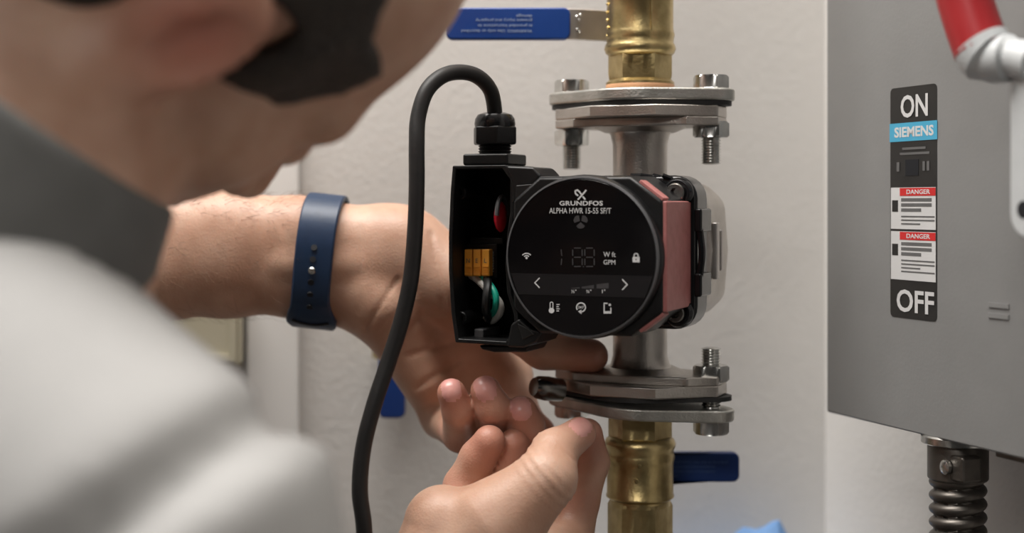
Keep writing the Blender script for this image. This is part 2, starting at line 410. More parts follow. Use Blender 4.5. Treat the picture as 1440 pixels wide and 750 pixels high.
ptext('24/7', 817, 432.3, 8, 3.6, bold=.01, name='cycle_lettering')
icon('phone_icon', [[(854.5, 426.8), (849.6, 426.8), (849.6, 440.5), (859, 440.5), (859, 433)]], 1.5, polys=[[(849.6, 438), (859, 438), (859, 441), (849.6, 441)], arc(857.5, 429, 1.7, 0, 330)])
# maker's mark above the brand name
icon('brand_mark', [[(812.5, 281), (818, 275), (824.5, 267.3)], [(808.7, 268.5), (809.5, 272.6), (813, 275.5)], [(819.5, 276.5), (823, 280.8)], [(808.7, 268.5), (812, 267.4), (815, 270), (818, 274.2)]], 2.3)
# dim impeller symbol, seven-segment digits, flow ramp, touch strip
icon('impeller_icon', [], 1, 'dimprint', polys=[[(816.5+1.2*math.cos(dg(b))+q*math.cos(dg(b+o_)), 311.5-1.2*math.sin(dg(b))-q*math.sin(dg(b+o_))) for (q, o_) in ((0, 0), (8, -50), (9, -25), (9, 0), (9, 25), (8, 50))] for b in (30, 150, 270)])
segs = []
for cx in (812, 829):
    for (a, b) in (((-5, -13), (5, -13)), ((-5, 0), (5, 0)), ((-5, 13), (5, 13)), ((-7, -11), (-7, -2)), ((7, -11), (7, -2)), ((-7, 2), (-7, 11)), ((7, 2), (7, 11))):
        k = .82
        segs.append([(cx+a[0]*.95, 362+a[1]), (cx+b[0]*.95, 362+b[1])])
segs += [[(789, 351), (790, 360)], [(790, 364), (789, 373)], [(820.5, 374.5), (820.5, 376)]]
icon('digit_segments', segs, 1.5, 'dimprint')
sp = []
for (x0, x1, h0, h1) in ((803, 815, .5, 2), (818, 835, 2.5, 5), (839, 856, 6, 8)):
    sp.append([(x0, 406), (x1, 406), (x1, 406-h1), (x0, 406-h0)])
icon('flow_ramp', [], 1, 'dimprint', polys=sp)
P = []
for (py, sgn) in ((386, 1), (416, -1)):
    w = gp(800, py).z-DW; hw = math.sqrt(.0378**2-w*w)
    P += [(DU-hw*sgn, w+DW), (DU+hw*sgn, w+DW)]
obj('touch_strip', MB().prism(ccw(P), -V0-.00008, -V0-.00003, FRONT), 'strip', disc)
# --- wiring box: open tray
VB = -.074; VBACK = -.034
outer_px = [(636, 233), (711, 232), (723, 250), (723, 300), (719, 330), (716, 372), (719, 415), (728, 440), (730, 464), (715, 487), (640, 482), (634, 440), (630.5, 380), (630.5, 330), (633, 270)]
inner_px = [(641, 238), (706, 237.5), (717, 253), (717, 298), (712.5, 330), (710, 372), (712.5, 412), (722, 442), (723, 461), (711, 480.5), (645, 476.5), (640, 440), (636, 380), (636, 330), (638.5, 270)]
O = poly_px(outer_px, VB); I = poly_px(inner_px, VB); n = len(O)
V = [(x, VB, z) for x, z in O]+[(x, VB, z) for x, z in I]+[(x, VBACK+.003, z) for x, z in I]+[(x, VBACK, z) for x, z in O]
F = []
for i in range(n):
    j = (i+1) % n
    F += [(i, j, n+j, n+i), (n+i, n+j, 2*n+j, 2*n+i), (j, i, 3*n+i, 3*n+j)]
F += [tuple(2*n+i for i in range(n)), tuple(3*n+i for i in range(n-1, -1, -1))]
tray = obj('wiring_box', MB().add(V, F), 'plastic', pump, bevel=.0007)
obj('box_lip', MB().prism(ccw(poly_px([(668, 487), (742, 487), (736, 497), (690, 497), (672, 493)], VB)), .045, .070, FRONT), 'plastic', tray, bevel=.0015)
for (px, py) in ((646, 271), (647, 448)):
    c = pl(px, py, -.067); c.y = 0
    obj('screw_post', MB().lathe([(.0036, .036), (.0036, .0665), (.0032, .067), (.0017, .067), (.0017, .055)], 20, Matrix.Translation(c) @ FRONT), 'plastic', tray)
    obj('post_web', MB().box((c.x-.003, -.05, c.z), (.006, .028, .0016)), 'plastic', tray)
c = pl(704, 305, -.062)
lens = MB().lathe([(.0010, 0), (.0050, .0006), (.0058, .002), (.0058, .004)], 24, Matrix.Translation(c) @ Matrix.Rotation(dg(15), 4, 'Z') @ Matrix.Diagonal((1, 1, 1.35, 1)) @ Matrix.Rotation(PI/2, 4, 'Y'))
lens = MB()
V = []; F = []
for i in range(9):
    for j in range(20):
        a = PI*i/8; b = 2*PI*j/20
        V.append((c.x+.0030*math.cos(a), c.y+.0058*math.sin(a)*math.cos(b), c.z+.0082*math.sin(a)*math.sin(b)))
for i in range(8):
    for j in range(20): F.append((i*20+j, (i+1)*20+j, (i+1)*20+(j+1) % 20, i*20+(j+1) % 20))
obj('indicator_lens', MB().add(V, F), 'red', tray)
obj('lens_hood', MB().tube([(c.x+.001, c.y+.0075*math.cos(a), c.z+.0105*math.sin(a)) for a in [PI*(.02+.96*i/14) for i in range(15)]], .0012, 8), 'bezel', tray)
# terminal block
VT = -.056
q = lambda x, y, v=VT: pl(x, y, v)
A = q(645, 391); B = q(699, 343)
tb = obj('terminal_block', MB().box(((A.x+B.x)/2, (VT+VBACK)/2, (A.z+B.z)/2), (B.x-A.x, VT*-1+VBACK, B.z-A.z)), 'plastic', tray, bevel=.0006)
A2 = q(660, 343); B2 = q(706, 335)
obj('block_shelf', MB().box(((A2.x+B2.x)/2, -.045, (A2.z+B2.z)/2), (B2.x-A2.x, .020, B2.z-A2.z)), 'plastic', tb, bevel=.0004)
for k in range(3):
    a = q(653.5+12.2*k, 388.5, VT-.004); b = q(664+12.2*k, 351, VT-.004)
    w_, h_ = b.x-a.x, b.z-a.z
    lv = obj('terminal_lever', MB().box(((a.x+b.x)/2, VT-.002, (a.z+b.z)/2), (w_, .005, h_)), 'orange', tb, bevel=.0005)
    rid = MB()
    for r in range(4): rid.box(((a.x+b.x)/2, VT-.0047, a.z+.0012+.0013*r), (w_*.8, .0007, .0006))
    obj('lever_ridges', rid, 'orange', lv)
    cc = ((a.x+b.x)/2, VT-.00452, a.z+h_*.58)
    text('lever_lettering', ('N', '⏚', 'L')[k] if k != 1 else 'E', 'lgrey', lv, cc, height=.0022)
c_ = q(692.5, 368, VT-.00004)
text('block_lettering', '02873921', 'print', tb, c_, width=.0105, height=.0014, rot=Matrix.Rotation(PI/2, 4, 'Y') @ Matrix.Identity(4) if False else FRONT @ Matrix.Rotation(-PI/2, 4, 'Z'))
c_ = q(649, 359, VT-.00004)
text('block_lettering', '200 V', 'dimprint', tb, c_, width=.0045, height=.0012, rot=FRONT @ Matrix.Rotation(PI/2, 4, 'Z'))
# wires
def wire(name, pts, m, r=.0021):
    obj(name, MB().tube(smooth_path([q(*p) for p in pts], 8), r, 10), m, tray)
wire('white_wire', [(660, 386, -.054), (672, 394, -.057), (686, 408, -.060), (702, 425, -.060), (703, 440, -.058), (692, 451, -.052), (684, 447, -.044)], 'wirewhite', .0020)
wire('green_wire', [(671, 386, -.054), (684, 395, -.058), (696, 413, -.0615), (697, 432, -.061), (691, 447, -.053)], 'wiregreen', .0018)
wire('black_wire', [(683, 386, -.054), (686, 400, -.061), (684, 420, -.065), (684, 438, -.062), (690, 452, -.050)], 'wireblack', .0023)
a = q(673, 457, -.05); b = q(697, 484, -.05)
obj('wire_clip', MB().box(((a.x+b.x)/2, -.05, (a.z+b.z)/2), ((b.x-a.x)*.55, .022, abs(b.z-a.z)*.75)), 'bezel', tray, bevel=.0008)
# --- cable gland on top of the wiring box
g0 = pl(696, 232, -.056)
GL = Matrix.Translation(g0)
obj('gland_base', MB().box((g0.x, -.056, g0.z+.0025), (.0255, .026, .0060)), 'plastic', pump, bevel=.0012)
th = [(.0088, .004)]
for k in range(4): th += [(.0088, .0055+.0014*k), (.0080, .0062+.0014*k)]
gl = obj('gland_thread', MB().lathe(th, 28, GL), 'plastic', pump)
obj('gland_nut', MB().lathe([(.0118, .0105), (.0122, .0115), (.0122, .0195), (.0113, .0200)], 48, GL, [6, 6, 6, 6]), 'plastic', pump, bevel=.0006)
obj('gland_dome', MB().lathe([(.0105, .0195), (.0108, .0215), (.0104, .0240), (.0090, .0262), (.0062, .0272)], 36, GL), 'gloss', pump)
GTOP = pump.matrix_basis @ (g0+Vector((0, 0, .027)))
pump_M = Matrix.Translation((PX, PY, PZ)) @ Matrix.Rotation(PHI, 4, 'Z')
GTOP = pump_M @ (g0+Vector((0, 0, .0262)))
GDEEP = pump_M @ (g0+Vector((0, 0, .012)))
cd = [tuple(GTOP), at(690, 128, .738), at(672, 108, .732), at(648, 101.5, .726), at(622, 107, .718), at(600, 128, .712), at(588, 165, .708), at(586, 205, .704), at(586, 260, .701), at(584, 320, .699), at(578, 390, .697), at(565, 450, .695), at(546, 510, .693), at(526, 570, .690), at(511, 630, .688), at(506, 690, .686), at(512, 745, .685), at(512, 830, .686), at(486, 980, .690), at(430, 1350, .74)]
cd = [tuple(GDEEP)]+cd
tag(obj('power_cord', MB().tube(smooth_path(cd, 8), .0040, 16), 'cord'), 'thick black power cord looping up out of the pump gland and hanging down', 'cord')
# ================================================================ gaskets, plates, bolts, valves
def ring_thing(name, label, cat, z, th, m, r1=.031, parent=None):
    pass
OVAL = hull_outline(.0315, .0125, .0395)
for s, lab in ((1, 'thin black rubber gasket under the upper flange plate'), (-1, 'thin black rubber gasket over the lower flange plate')):
    o = tag(obj('gasket', MB().prism(hull_outline(.0300, .0112, .0392), -.0012, .0012), 'rubber'), lab, 'gasket')
    o.location = (PX, PY, PZ+s*.078); o.rotation_euler = (0, 0, PHI)
def hexprof(L): pass
def valve(s, label, rz):
    """s=+1 above the pump, -1 below; built upward from the gasket and mirrored in z"""
    t = thing('ball_valve', label, 'valve', (PX, PY, PZ+s*(.078+.0012)), 0)
    Z = Matrix.Diagonal((1, 1, s, 1))
    gap = 0 if s > 0 else .0015
    def part(name, mb, m, par=t, **k):
        if s < 0: mb.f = [f[::-1] for f in mb.f]
        return obj(name, mb, m, par, **k)
    pm = Matrix.Rotation(PHI, 4, 'Z')
    if s < 0: pm = pm @ Matrix.Translation((-.0515, 0, .0002)) @ Matrix.Rotation(dg(-2.5), 4, 'Y') @ Matrix.Translation((.0515, 0, 0))   # still loose: one end hangs
    plate = part('flange_plate', MB().prism(OVAL, .0, .0066, Z @ pm), 'galv', bevel=.0014, seg=3)
    if s > 0: part('seat_ring', MB().lathe([(.0182, .0064), (.0186, .0070), (.0186, .0098), (.0182, .0104)], 40, Z), 'terra')
    b0 = .0100 if s > 0 else .0064
    neck = part('hex_end', MB().lathe([(.0185 if s > 0 else .0160, b0), (.0185 if s > 0 else .0160, b0+.0012), (.0168, b0+.0030), (.0172, b0+.006), (.0172, b0+.0160), (.0162, b0+.0175)], 48, Z @ Matrix.Rotation(dg(-8), 4, 'Z'), [0, 0, 6, 6, 6, 0]), 'brass', angle=25)
    c0 = b0+.0165
    body = [(.0165, c0-.001), (.0185, c0+.0005), (.0194, c0+.0028), (.0190, c0+.0048), (.0181, c0+.0062), (.0183, c0+.0085), (.0188, c0+.0105), (.0184, c0+.0120), (.0180, c0+.014), (.0180, c0+.030), (.0184, c0+.0305), (.0184, c0+.0315), (.0165, c0+.033), (.0165, c0+.036)]
    bd = part('valve_body', MB().lathe(body, 48, Z), 'brass', angle=40)
    e0 = c0+.034
    part('hex_end', MB().lathe([(.0166, e0), (.0176, e0+.002), (.0176, e0+.018), (.0166, e0+.020)], 48, Z @ Matrix.Rotation(dg(-8), 4, 'Z'), [0, 6, 6, 0]), 'brass', angle=25)
    part('pipe_run', MB().lathe([(.0112, e0+.018), (.0112, .9 if s > 0 else 1.39)], 32, Z), 'copper')
    # raised casting seam and bead marks
    if s > 0:
        bead = MB()
        rnd = random.Random(3)
        for k in range(9):
            a = dg(-168+3*math.sin(k*1.7)); zz = c0+.010+.0042*k
            bead.lathe([(.0004, -.0009), (.0012, 0), (.0004, .0009)], 8, Matrix.Translation((.0182*math.cos(a), .0182*math.sin(a), zz)) @ Matrix.Rotation(rnd.uniform(-.6, .6), 4, 'Y'))
        obj('cast_beads', bead, 'brass', bd)
        obj('cast_seam', MB().box((.0045, -.0178, c0+.028), (.0006, .0008, .034)), 'brass', bd)
    else:
        obj('cast_dot', MB().lathe([(.0012, 0), (.0012, .0006), (.0008, .0009)], 12, Matrix.Translation((-.002, -.0179, -(c0+.012))) @ FRONT), 'brass', bd)
        obj('cast_dot', MB().lathe([(.0012, 0), (.0012, .0006), (.0008, .0009)], 12, Matrix.Translation((-.0035, -.0179, -(c0+.020))) @ FRONT), 'brass', bd)
    return t, bd, c0
vu, vub, c0 = valve(1, 'brass ball valve above the pump with blue lever reaching towards the face', 0)
vl, vlb, c0l = valve(-1, 'brass ball valve below the pump with navy lever reaching towards the grey switch box', 0)
WARN = ['WARNING: Use only as described', 'in provided instructions to', 'prevent injury and property', 'damage']
def lever(parent, z0, zl, side, px_tip, px_joint, y_strap, yw, hh, grip_m, print_m, flip, lines_px):
    """flat steel strap from the stem behind the valve, then a vinyl grip; local to the valve (axis-centred)"""
    wx = lambda px, d: (px-720)/2000*d-PX
    dpt = PY+yw
    xt, xj = wx(px_tip, dpt), wx(px_joint, dpt)
    stem = obj('stem', MB().lathe([(.009, 0), (.009, .008), (.006, .009), (.006, .020)], 24, Matrix.Translation((0, .0165, zl)) @ Matrix.Rotation(-PI/2, 4, 'X')), 'brass', parent)
    h = obj('lever', MB().prism([(-.010*side, .030), (.010*side, .030), (.020*side, .026), (xj*.96, yw+.0015), (xt*.90, yw+.0015), (xt*.90, yw-.0010), (xj*.94, yw-.0010), (.018*side, .0236), (-.010*side, .0276)][::1 if side > 0 else -1], zl-hh*.48, zl+hh*.48), 'strap', parent, bevel=.0006)
    L = abs(xt-xj); cx = (xt+xj)/2
    out = rrect(L, hh, .004, 5, cx, zl)
    # slight waist along the grip
    out = [(x, zl+(z-zl)*(1-.04*math.sin(PI*min(1, max(0, (x-min(xt, xj))/L))))) for x, z in out]
    g = obj('grip', MB().prism(out, -yw-.0032, -yw+.0030, FRONT), grip_m, h, bevel=.0012, seg=3)
    for i, ln in enumerate(WARN):
        x0, x1, py = lines_px[i]
        a, b = wx(x0, dpt), wx(x1, dpt); z = (CAMZ+(285-py)/2000*dpt)-parent.location.z-(parent.parent.location.z if parent.parent else 0)
        z = (CAMZ+(285-py)/2000*dpt)-z0
        rot = FRONT @ Matrix.Rotation(PI if flip else 0, 4, 'Z')
        text('warning_lettering', ln, print_m, g, ((a+b)/2, yw-.00325, z), b-a, .0021, .0, rot)
    return h
zu = PZ+.0792; zl_ = PZ-.0792
z_up = (CAMZ+(285-34)/2000*.789)-zu
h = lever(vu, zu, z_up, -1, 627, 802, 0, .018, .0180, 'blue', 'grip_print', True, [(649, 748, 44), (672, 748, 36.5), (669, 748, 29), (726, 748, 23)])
# stamped marks on the bare strap
mk = MB()
for (px, py, r) in ((811, 24, .0009), (816, 21, .0007), (814, 28, .0006), (812, 42, .0010), (815, 45, .0006)):
    dpt = .771+.0175
    mk.lathe([(r, -.0002), (r, .0005), (r*.5, .0008)], 10, Matrix.Translation(((px-720)/2000*dpt-PX, .0168, CAMZ+(285-py)/2000*dpt-zu)) @ FRONT)
obj('stamped_marks', mk, 'zinc', h)
z_lo = (CAMZ+(285-656.5)/2000*.806)-zl_
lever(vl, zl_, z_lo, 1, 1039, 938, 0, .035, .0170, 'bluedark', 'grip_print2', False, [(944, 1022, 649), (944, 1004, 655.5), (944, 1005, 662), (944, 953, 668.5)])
# --- bolts and nuts
def threads(z0, z1, r=.0053, p=.0015):
    out = []; z = z0
    while z < z1-1e-6:
        out += [(r, z), (r-.0009, z+p*.5)]; z += p
    return out+[(r-.0009, z1)]
def bolt(name, label, u, zhead, length, up, rot=0., seat=0):
    """head at zhead; shank runs down when up=+1 (head on top)"""
    t = thing(name, label, 'bolt', tuple(pump_M @ Vector((u, 0, zhead))), PHI)
    s = 1 if up else -1
    Z = Matrix.Diagonal((1, 1, s, 1)) @ Matrix.Rotation(rot, 4, 'Z')
    def part(n_, mb, m, **k):
        if s < 0: mb.f = [f[::-1] for f in mb.f]
        return obj(n_, mb, m, t, **k)
    part('bolt_head', MB().lathe([(.0088, 0), (.0095, .0005), (.0095, .0062), (.0086, .0072), (.0055, .0074)], 48, Z, [0, 6, 6, 0, 0]), 'zinc', angle=25)
    th_ = threads(-length, -.0070)
    part('bolt_shank', MB().lathe([(.0036, -length-.0006)]+th_+[(.0050, -.006), (.0050, .001)], 28, Z), 'zinc', angle=60)
    return t
def nut(label, u, z, rot=0., m='zinc', name='hex_nut'):
    nb = MB().lathe([(.0050, 0), (.0086, .0), (.0096, .0009), (.0096, .0076), (.0086, .0085), (.0050, .0085)], 48, Matrix.Rotation(rot, 4, 'Z'), [0, 0, 6, 6, 0, 0])
    o = tag(obj(name, nb, m, angle=25), label, 'nut'); o.location = pump_M @ Vector((u, 0, z)); o.rotation_euler = (0, 0, PHI)
    return o
PT = .0792+.0066
bolt('hex_bolt', 'zinc hex bolt in the upper flange on the side of the wiring box', -.0395, PT, .0415, True, .3)
bolt('hex_bolt', 'zinc hex bolt in the upper flange on the side of the grey switch box', .0395, PT, .0395, True, .1)
nut('zinc nut under the upper flange on the side of the wiring box', -.0395, FL-.0108-.0090, .5)
nut('zinc nut under the upper flange on the side of the grey switch box', .0395, FL-.0108-.0060, .2)
bolt('hex_bolt', 'zinc hex bolt pushed up through the lower flange beside the navy lever', .0395, -PT-.0043, .0380, False, .15)
nut('zinc nut on top of the lower flange beside the navy lever', .0395, -(FL-.0108)-.0034, .25)
bolt('hex_bolt', 'zinc hex bolt pushed up through the lower flange between the two hands', -.0395, -PT, .0250, False, .4)
# bolt-tip socket pinched in the fingers beside the lower flange
t = tag(obj('socket', MB().lathe([(.0040, -.012), (.0062, -.011), (.0066, -.002), (.0060, .004), (.0048, .0062), (.0020, .0066)], 32), 'darksteel'), 'dark steel socket held by the fingers beside the lower flange', 'socket')
p = at(764, 546, .762); t.location = p; t.rotation_euler = (0, dg(-80), dg(30))
# --- valve on the wall behind the reaching hand, its lever hanging down
pw = at(556, 470, .905)
t = thing('wall_valve', 'small brass wall valve with navy lever hanging behind the reaching hand', 'valve', (pw.x, pw.y, pw.z-.03), 0)
yw_ = on_wall(pw.x)-pw.y
obj('stub_pipe', MB().lathe([(.009, -.012), (.009, yw_-.0005)], 24, Matrix.Translation((0, 0, .03)) @ Matrix.Rotation(-PI/2, 4, 'X')), 'copper', t)
obj('valve_body', MB().lathe([(.010, -.016), (.014, -.014), (.015, 0), (.014, .014), (.010, .016)], 32, Matrix.Translation((0, -.006, .03))), 'brass', t)
g = obj('lever', MB().box((0, -.024, .012), (.010, .0025, .036)), 'strap', t, bevel=.0005)
lo = at(556, 588, .88).z-t.location[2]
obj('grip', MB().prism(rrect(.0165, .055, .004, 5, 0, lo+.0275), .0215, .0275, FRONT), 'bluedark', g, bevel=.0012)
obj('spindle', MB().lathe([(.005, 0), (.005, .012)], 16, Matrix.Translation((0, -.014, .028)) @ FRONT), 'brass', t)
# --- blue cloth on a ledge by the wall
LX = at(1030, 745, .915)
led = struct(obj('trim_2', MB().box((0, 0, 0), (.26, .075, .018)), 'trim', bevel=.002))
led.location = (LX.x+.0, on_wall(LX.x)-.0378, LX.z-.055); led.rotation_euler = (0, 0, WALL_RZ)
rnd = np.random.default_rng(5)
N = 26; V = []; F = []
for i in range(N):
    for j in range(N):
        a, b = i/(N-1)*2-1, j/(N-1)*2-1
        r = math.hypot(a, b)
        z = .056*max(0, 1-abs(a-.62)*(.32 if a < .62 else 2.4)-.75*abs(b+.25*a))-.006*abs(((3.1*a+2.2*b) % 1)-.5)-.004*abs(((2.3*b-1.7*a) % 1)-.5)
        V.append((a*.060+.006*math.sin(4*b), b*.030+.003*math.sin(6*a), max(.0012, z)))
nv = len(V); V += [(x, y, z-.0011) for x, y, z in V]
for i in range(N-1):
    for j in range(N-1):
        k = i*N+j
        F += [(k, k+N, k+N+1, k+1), (nv+k, nv+k+1, nv+k+N+1, nv+k+N)]
for i in range(N-1):
    for (p_, q_) in ((i, i+1), ((N-1)*N+i+1, (N-1)*N+i), ((i+1)*N, i*N), (i*N+N-1, (i+1)*N+N-1)): F.append((p_, q_, nv+q_, nv+p_))
cl = tag(obj('shop_towel', MB().add(V, F), 'lightblue', angle=30), 'crumpled light blue towel on a ledge under the navy lever', 'towel')
cl.location = (LX.x-.004, on_wall(LX.x)-.0398, LX.z-.0458); cl.rotation_euler = (0, 0, WALL_RZ)
# ================================================================ safety switch box
BX = Vector((.177, .80, CAMZ-.117)); BRZ = math.atan2(-.931, .366)
bxM = Matrix.Translation(BX) @ Matrix.Rotation(BRZ, 4, 'Z')
sw = thing('safety_switch_box', 'grey enamelled safety switch box with ON and OFF label and red lever', 'switch box', BX, BRZ)
def bl(px, py, off=0.):
    """pixel -> box-local on the plane y=off"""
    a = (px-720)/2000
    e = Vector((.366, -.931)).normalized(); nrm = Vector((.931, .366)).normalized()
    ox, oy = BX.x+nrm.x*off, BX.y+nrm.y*off
    t_ = (a*oy-ox)/(e.x-a*e.y); d = oy+e.y*t_
    return Vector((t_, off, CAMZ+(285-py)/2000*d-BX.z))
obj('enclosure', MB().box((.14, .0470, .21), (.28, .088, .42)), 'box', sw, bevel=.0012)
door = obj('door', MB().box((.14, .0015, .2095), (.2804, .003, .421)), 'box', sw, bevel=.0012)
# label
a = bl(1252.5, 449); b = bl(1318, 120)
lx0, lx1, lz0, lz1 = a.x, b.x, bl(1285, 449).z, bl(1285, 121).z
lw, lh = lx1-lx0, lz1-lz0
lc = (lx0+lx1)/2
lab = obj('switch_label', MB().prism(rrect(lw, lh, .0025, 4, lc, (lz0+lz1)/2), .0, .0002, FRONT), 'lblack', sw)
zf = lambda f: lz1-f*lh
def lrect(name, f0, f1, x0, x1, m, lift=.0003):
    return obj(name, MB().box((lx0+lw*(x0+x1)/2, -lift, (zf(f0)+zf(f1))/2), (lw*(x1-x0), .0002, abs(zf(f0)-zf(f1)))), m, lab)
def ltext(body, f, x, wf, hf, m, lift=.00045, bold=.02):
    return text('label_lettering', body, m, lab, (lx0+lw*x, -lift, zf(f)), lw*wf, lh*hf, bold)
ltext('ON', .085, .53, .58, .098, 'lwhite')
lrect('blue_stripe', .155, .235, -.01, 1.01, 'lblue'); ltext('SIEMENS', .195, .52, .84, .045, 'lwhite', bold=.03)
for k in range(2): lrect('fine_print', .262+.022*k, .272+.022*k, .22+.05*(k == 0), .85-.08*(k == 0), 'lgrey')
ltext('I', .345, .18, .06, .04, 'lgrey'); ltext('II', .345, .78, .14, .04, 'lgrey')
lrect('slide_window', .315, .385, .34, .62, 'hole')
for (f0, f1) in ((.435, .615), (.625, .835)):
    lrect('warning_panel', f0, f1, .02, .98, 'lwhite')
    lrect('red_header', f0+.002, f0+.036, .22, .98, 'lred', .0004)
    ltext('DANGER', f0+.019, .62, .5, .020, 'lwhite', .00055)
    lrect('hazard_symbol', f0+.055, f0+.105, .05, .18, 'lblack', .0004)
    for k in range(3): lrect('warning_line', f0+.046+.022*k, f0+.060+.022*k, .25, .90-.22*(k == 2), 'lgrey', .0004)
    for k in range(4 if f0 > .5 else 3): lrect('fine_line', f0+.122+.016*k, f0+.128+.016*k, .25, .96-.3*(k == 2), 'lgrey', .0004)
ltext('OFF', .925, .55, .80, .098, 'lwhite')
lrect('embossed_mark', 0, 0, 0, 0, 'box') if False else None
em = bl(1405, 430)
for k in range(2):
    e = obj('embossed_mark', MB().box((em.x, -.0003, em.z-.005*k), (.014, .0006, .0022), None), 'lgrey' if False else 'box', door)
# lever on the near side of the box
def bp(px, py, off): return bl(px, py, off)
OFFS = -.034
P0 = bp(1452, 300, OFFS); P1 = bp(1452, 95, OFFS)
arm = MB()
wv = .0105
pts = []
for i in range(13): a = PI+PI*i/12; pts.append((P0.x+wv*math.cos(a), P0.z+wv*math.sin(a)))
pts += [(P1.x+wv, P1.z+.006), (P1.x-wv, P1.z+.006)]
arm.prism(pts, -OFFS-.003, -OFFS+.003, FRONT)
lev = obj('lever_arm', arm, 'lever', sw, bevel=.001)
obj('pivot_hole', MB().lathe([(.0038, 0), (.0038, .0004)], 20, Matrix.Translation((P0.x-.002, OFFS-.0028, P0.z+.0015)) @ FRONT), 'hole', lev)
obj('pivot_shaft', MB().lathe([(.006, 0), (.006, -OFFS-.002)], 20, Matrix.Translation((P0.x+.001, 0, P0.z)) @ FRONT), 'lever', sw)
gp_ = [bp(1455, 88, OFFS), bp(1425, 82, OFFS-.002), bp(1394, 82, OFFS-.005), bp(1378, 62, OFFS-.007)]
el = MB().tube(smooth_path([tuple(v) for v in gp_], 6), [.0085]*7+[.0105]*6+[.0125]*6, 20)
obj('lever_elbow', el, 'lever', lev)
rg = [bp(1381, 72, OFFS-.007), bp(1366, 30, OFFS-.008), bp(1352, -20, OFFS-.009), bp(1344, -80, OFFS-.009), bp(1345, -150, OFFS-.009)]
r_ = MB().tube(smooth_path([tuple(v) for v in rg], 6), [.0120]*20+[.0125]*2+[.011, .008, .003], 22)
obj('lever_grip', r_, 'redgrip', lev)
# conduit and its connector below the box
cyy = .0165; cx = bl(1347, 640, cyy).x
cpos = bxM @ Vector((cx, cyy, 0))
ct = thing('flexible_conduit', 'ribbed dull metal flexible conduit hanging below the grey switch box', 'conduit', (cpos.x, cpos.y, cpos.z-.0005), BRZ)
obj('lock_ring', MB().lathe([(.0175, -.0045), (.0182, -.004), (.0182, -.0008), (.0172, 0)], 36), 'zinc', ct)
cn = obj('connector', MB().lathe([(.0140, -.023), (.0150, -.022), (.0150, -.006), (.0142, -.0040)], 36), 'conduit', ct, bevel=.0004)
obj('clamp_ear', MB().box((.012, -.006, -.0145), (.013, .012, .013)), 'conduit', cn, bevel=.0015)
obj('clamp_screw', MB().lathe([(.0036, 0), (.0036, .002), (.0024, .0028)], 20, Matrix.Translation((.0075, -.0125, -.0145)) @ FRONT), 'zinc', cn)
V = []; F = []; n = 30; turns = 60; per = 10; pitch = .0068
prof = []
for k in range(turns*per+1):
    z = -.022-pitch*k/per; ph = (k % per)/per
    prof.append((.0126+.0016*math.cos(2*PI*ph), z))
mb = MB(); V = []; F = []
for k, (r, z) in enumerate(prof):
    for i in range(n):
        a = 2*PI*i/n; ph = (k/per)+i/n
        rr = .0126+.0017*(abs(math.cos(PI*ph))**.7*2-1)
        V.append((rr*math.cos(a), rr*math.sin(a), z))
for k in range(len(prof)-1):
    for i in range(n): j = (i+1) % n; F.append((k*n+i, (k+1)*n+i, (k+1)*n+j, k*n+j))
obj('ribbed_hose', mb.add(V, F), 'conduit', ct, angle=60)
a_ = bl(1408, 645)
obj('bottom_bar', MB().box((a_.x, .012, -.0028), (.030, .006, .005)), 'conduit', sw, bevel=.0008)
# ================================================================ signed-distance modelling for the figure
def smin(a, b, k):
    if k <= 0: return np.minimum(a, b)
    h = np.clip(.5+.5*(b-a)/k, 0, 1)
    return b*(1-h)+a*h-k*h*(1-h)
def rcone(P, a, b, r1, r2):
    a = np.asarray(a, float); b = np.asarray(b, float)
    ba = b-a; L2 = max(ba@ba, 1e-12); pa = P-a
    t = np.clip(pa@ba/L2, 0, 1)
    return np.linalg.norm(pa-t[:, None]*ba, axis=1)-(r1+(r2-r1)*t)
def ell(P, c, r, R=None):
    q = P-np.asarray(c, float)
    if R is not None: q = q@R
    r = np.asarray(r, float)
    k0 = np.linalg.norm(q/r, axis=1); k1 = np.linalg.norm(q/(r*r), axis=1)
    return np.where(k1 > 1e-9, k0*(k0-1)/np.maximum(k1, 1e-9), -r.min())
def chain(P, pts, rad, k=.003):
    d = None
    for i in range(len(pts)-1):
        e = rcone(P, pts[i], pts[i+1], rad[i], rad[i+1])
        d = e if d is None else smin(d, e, k)
    return d
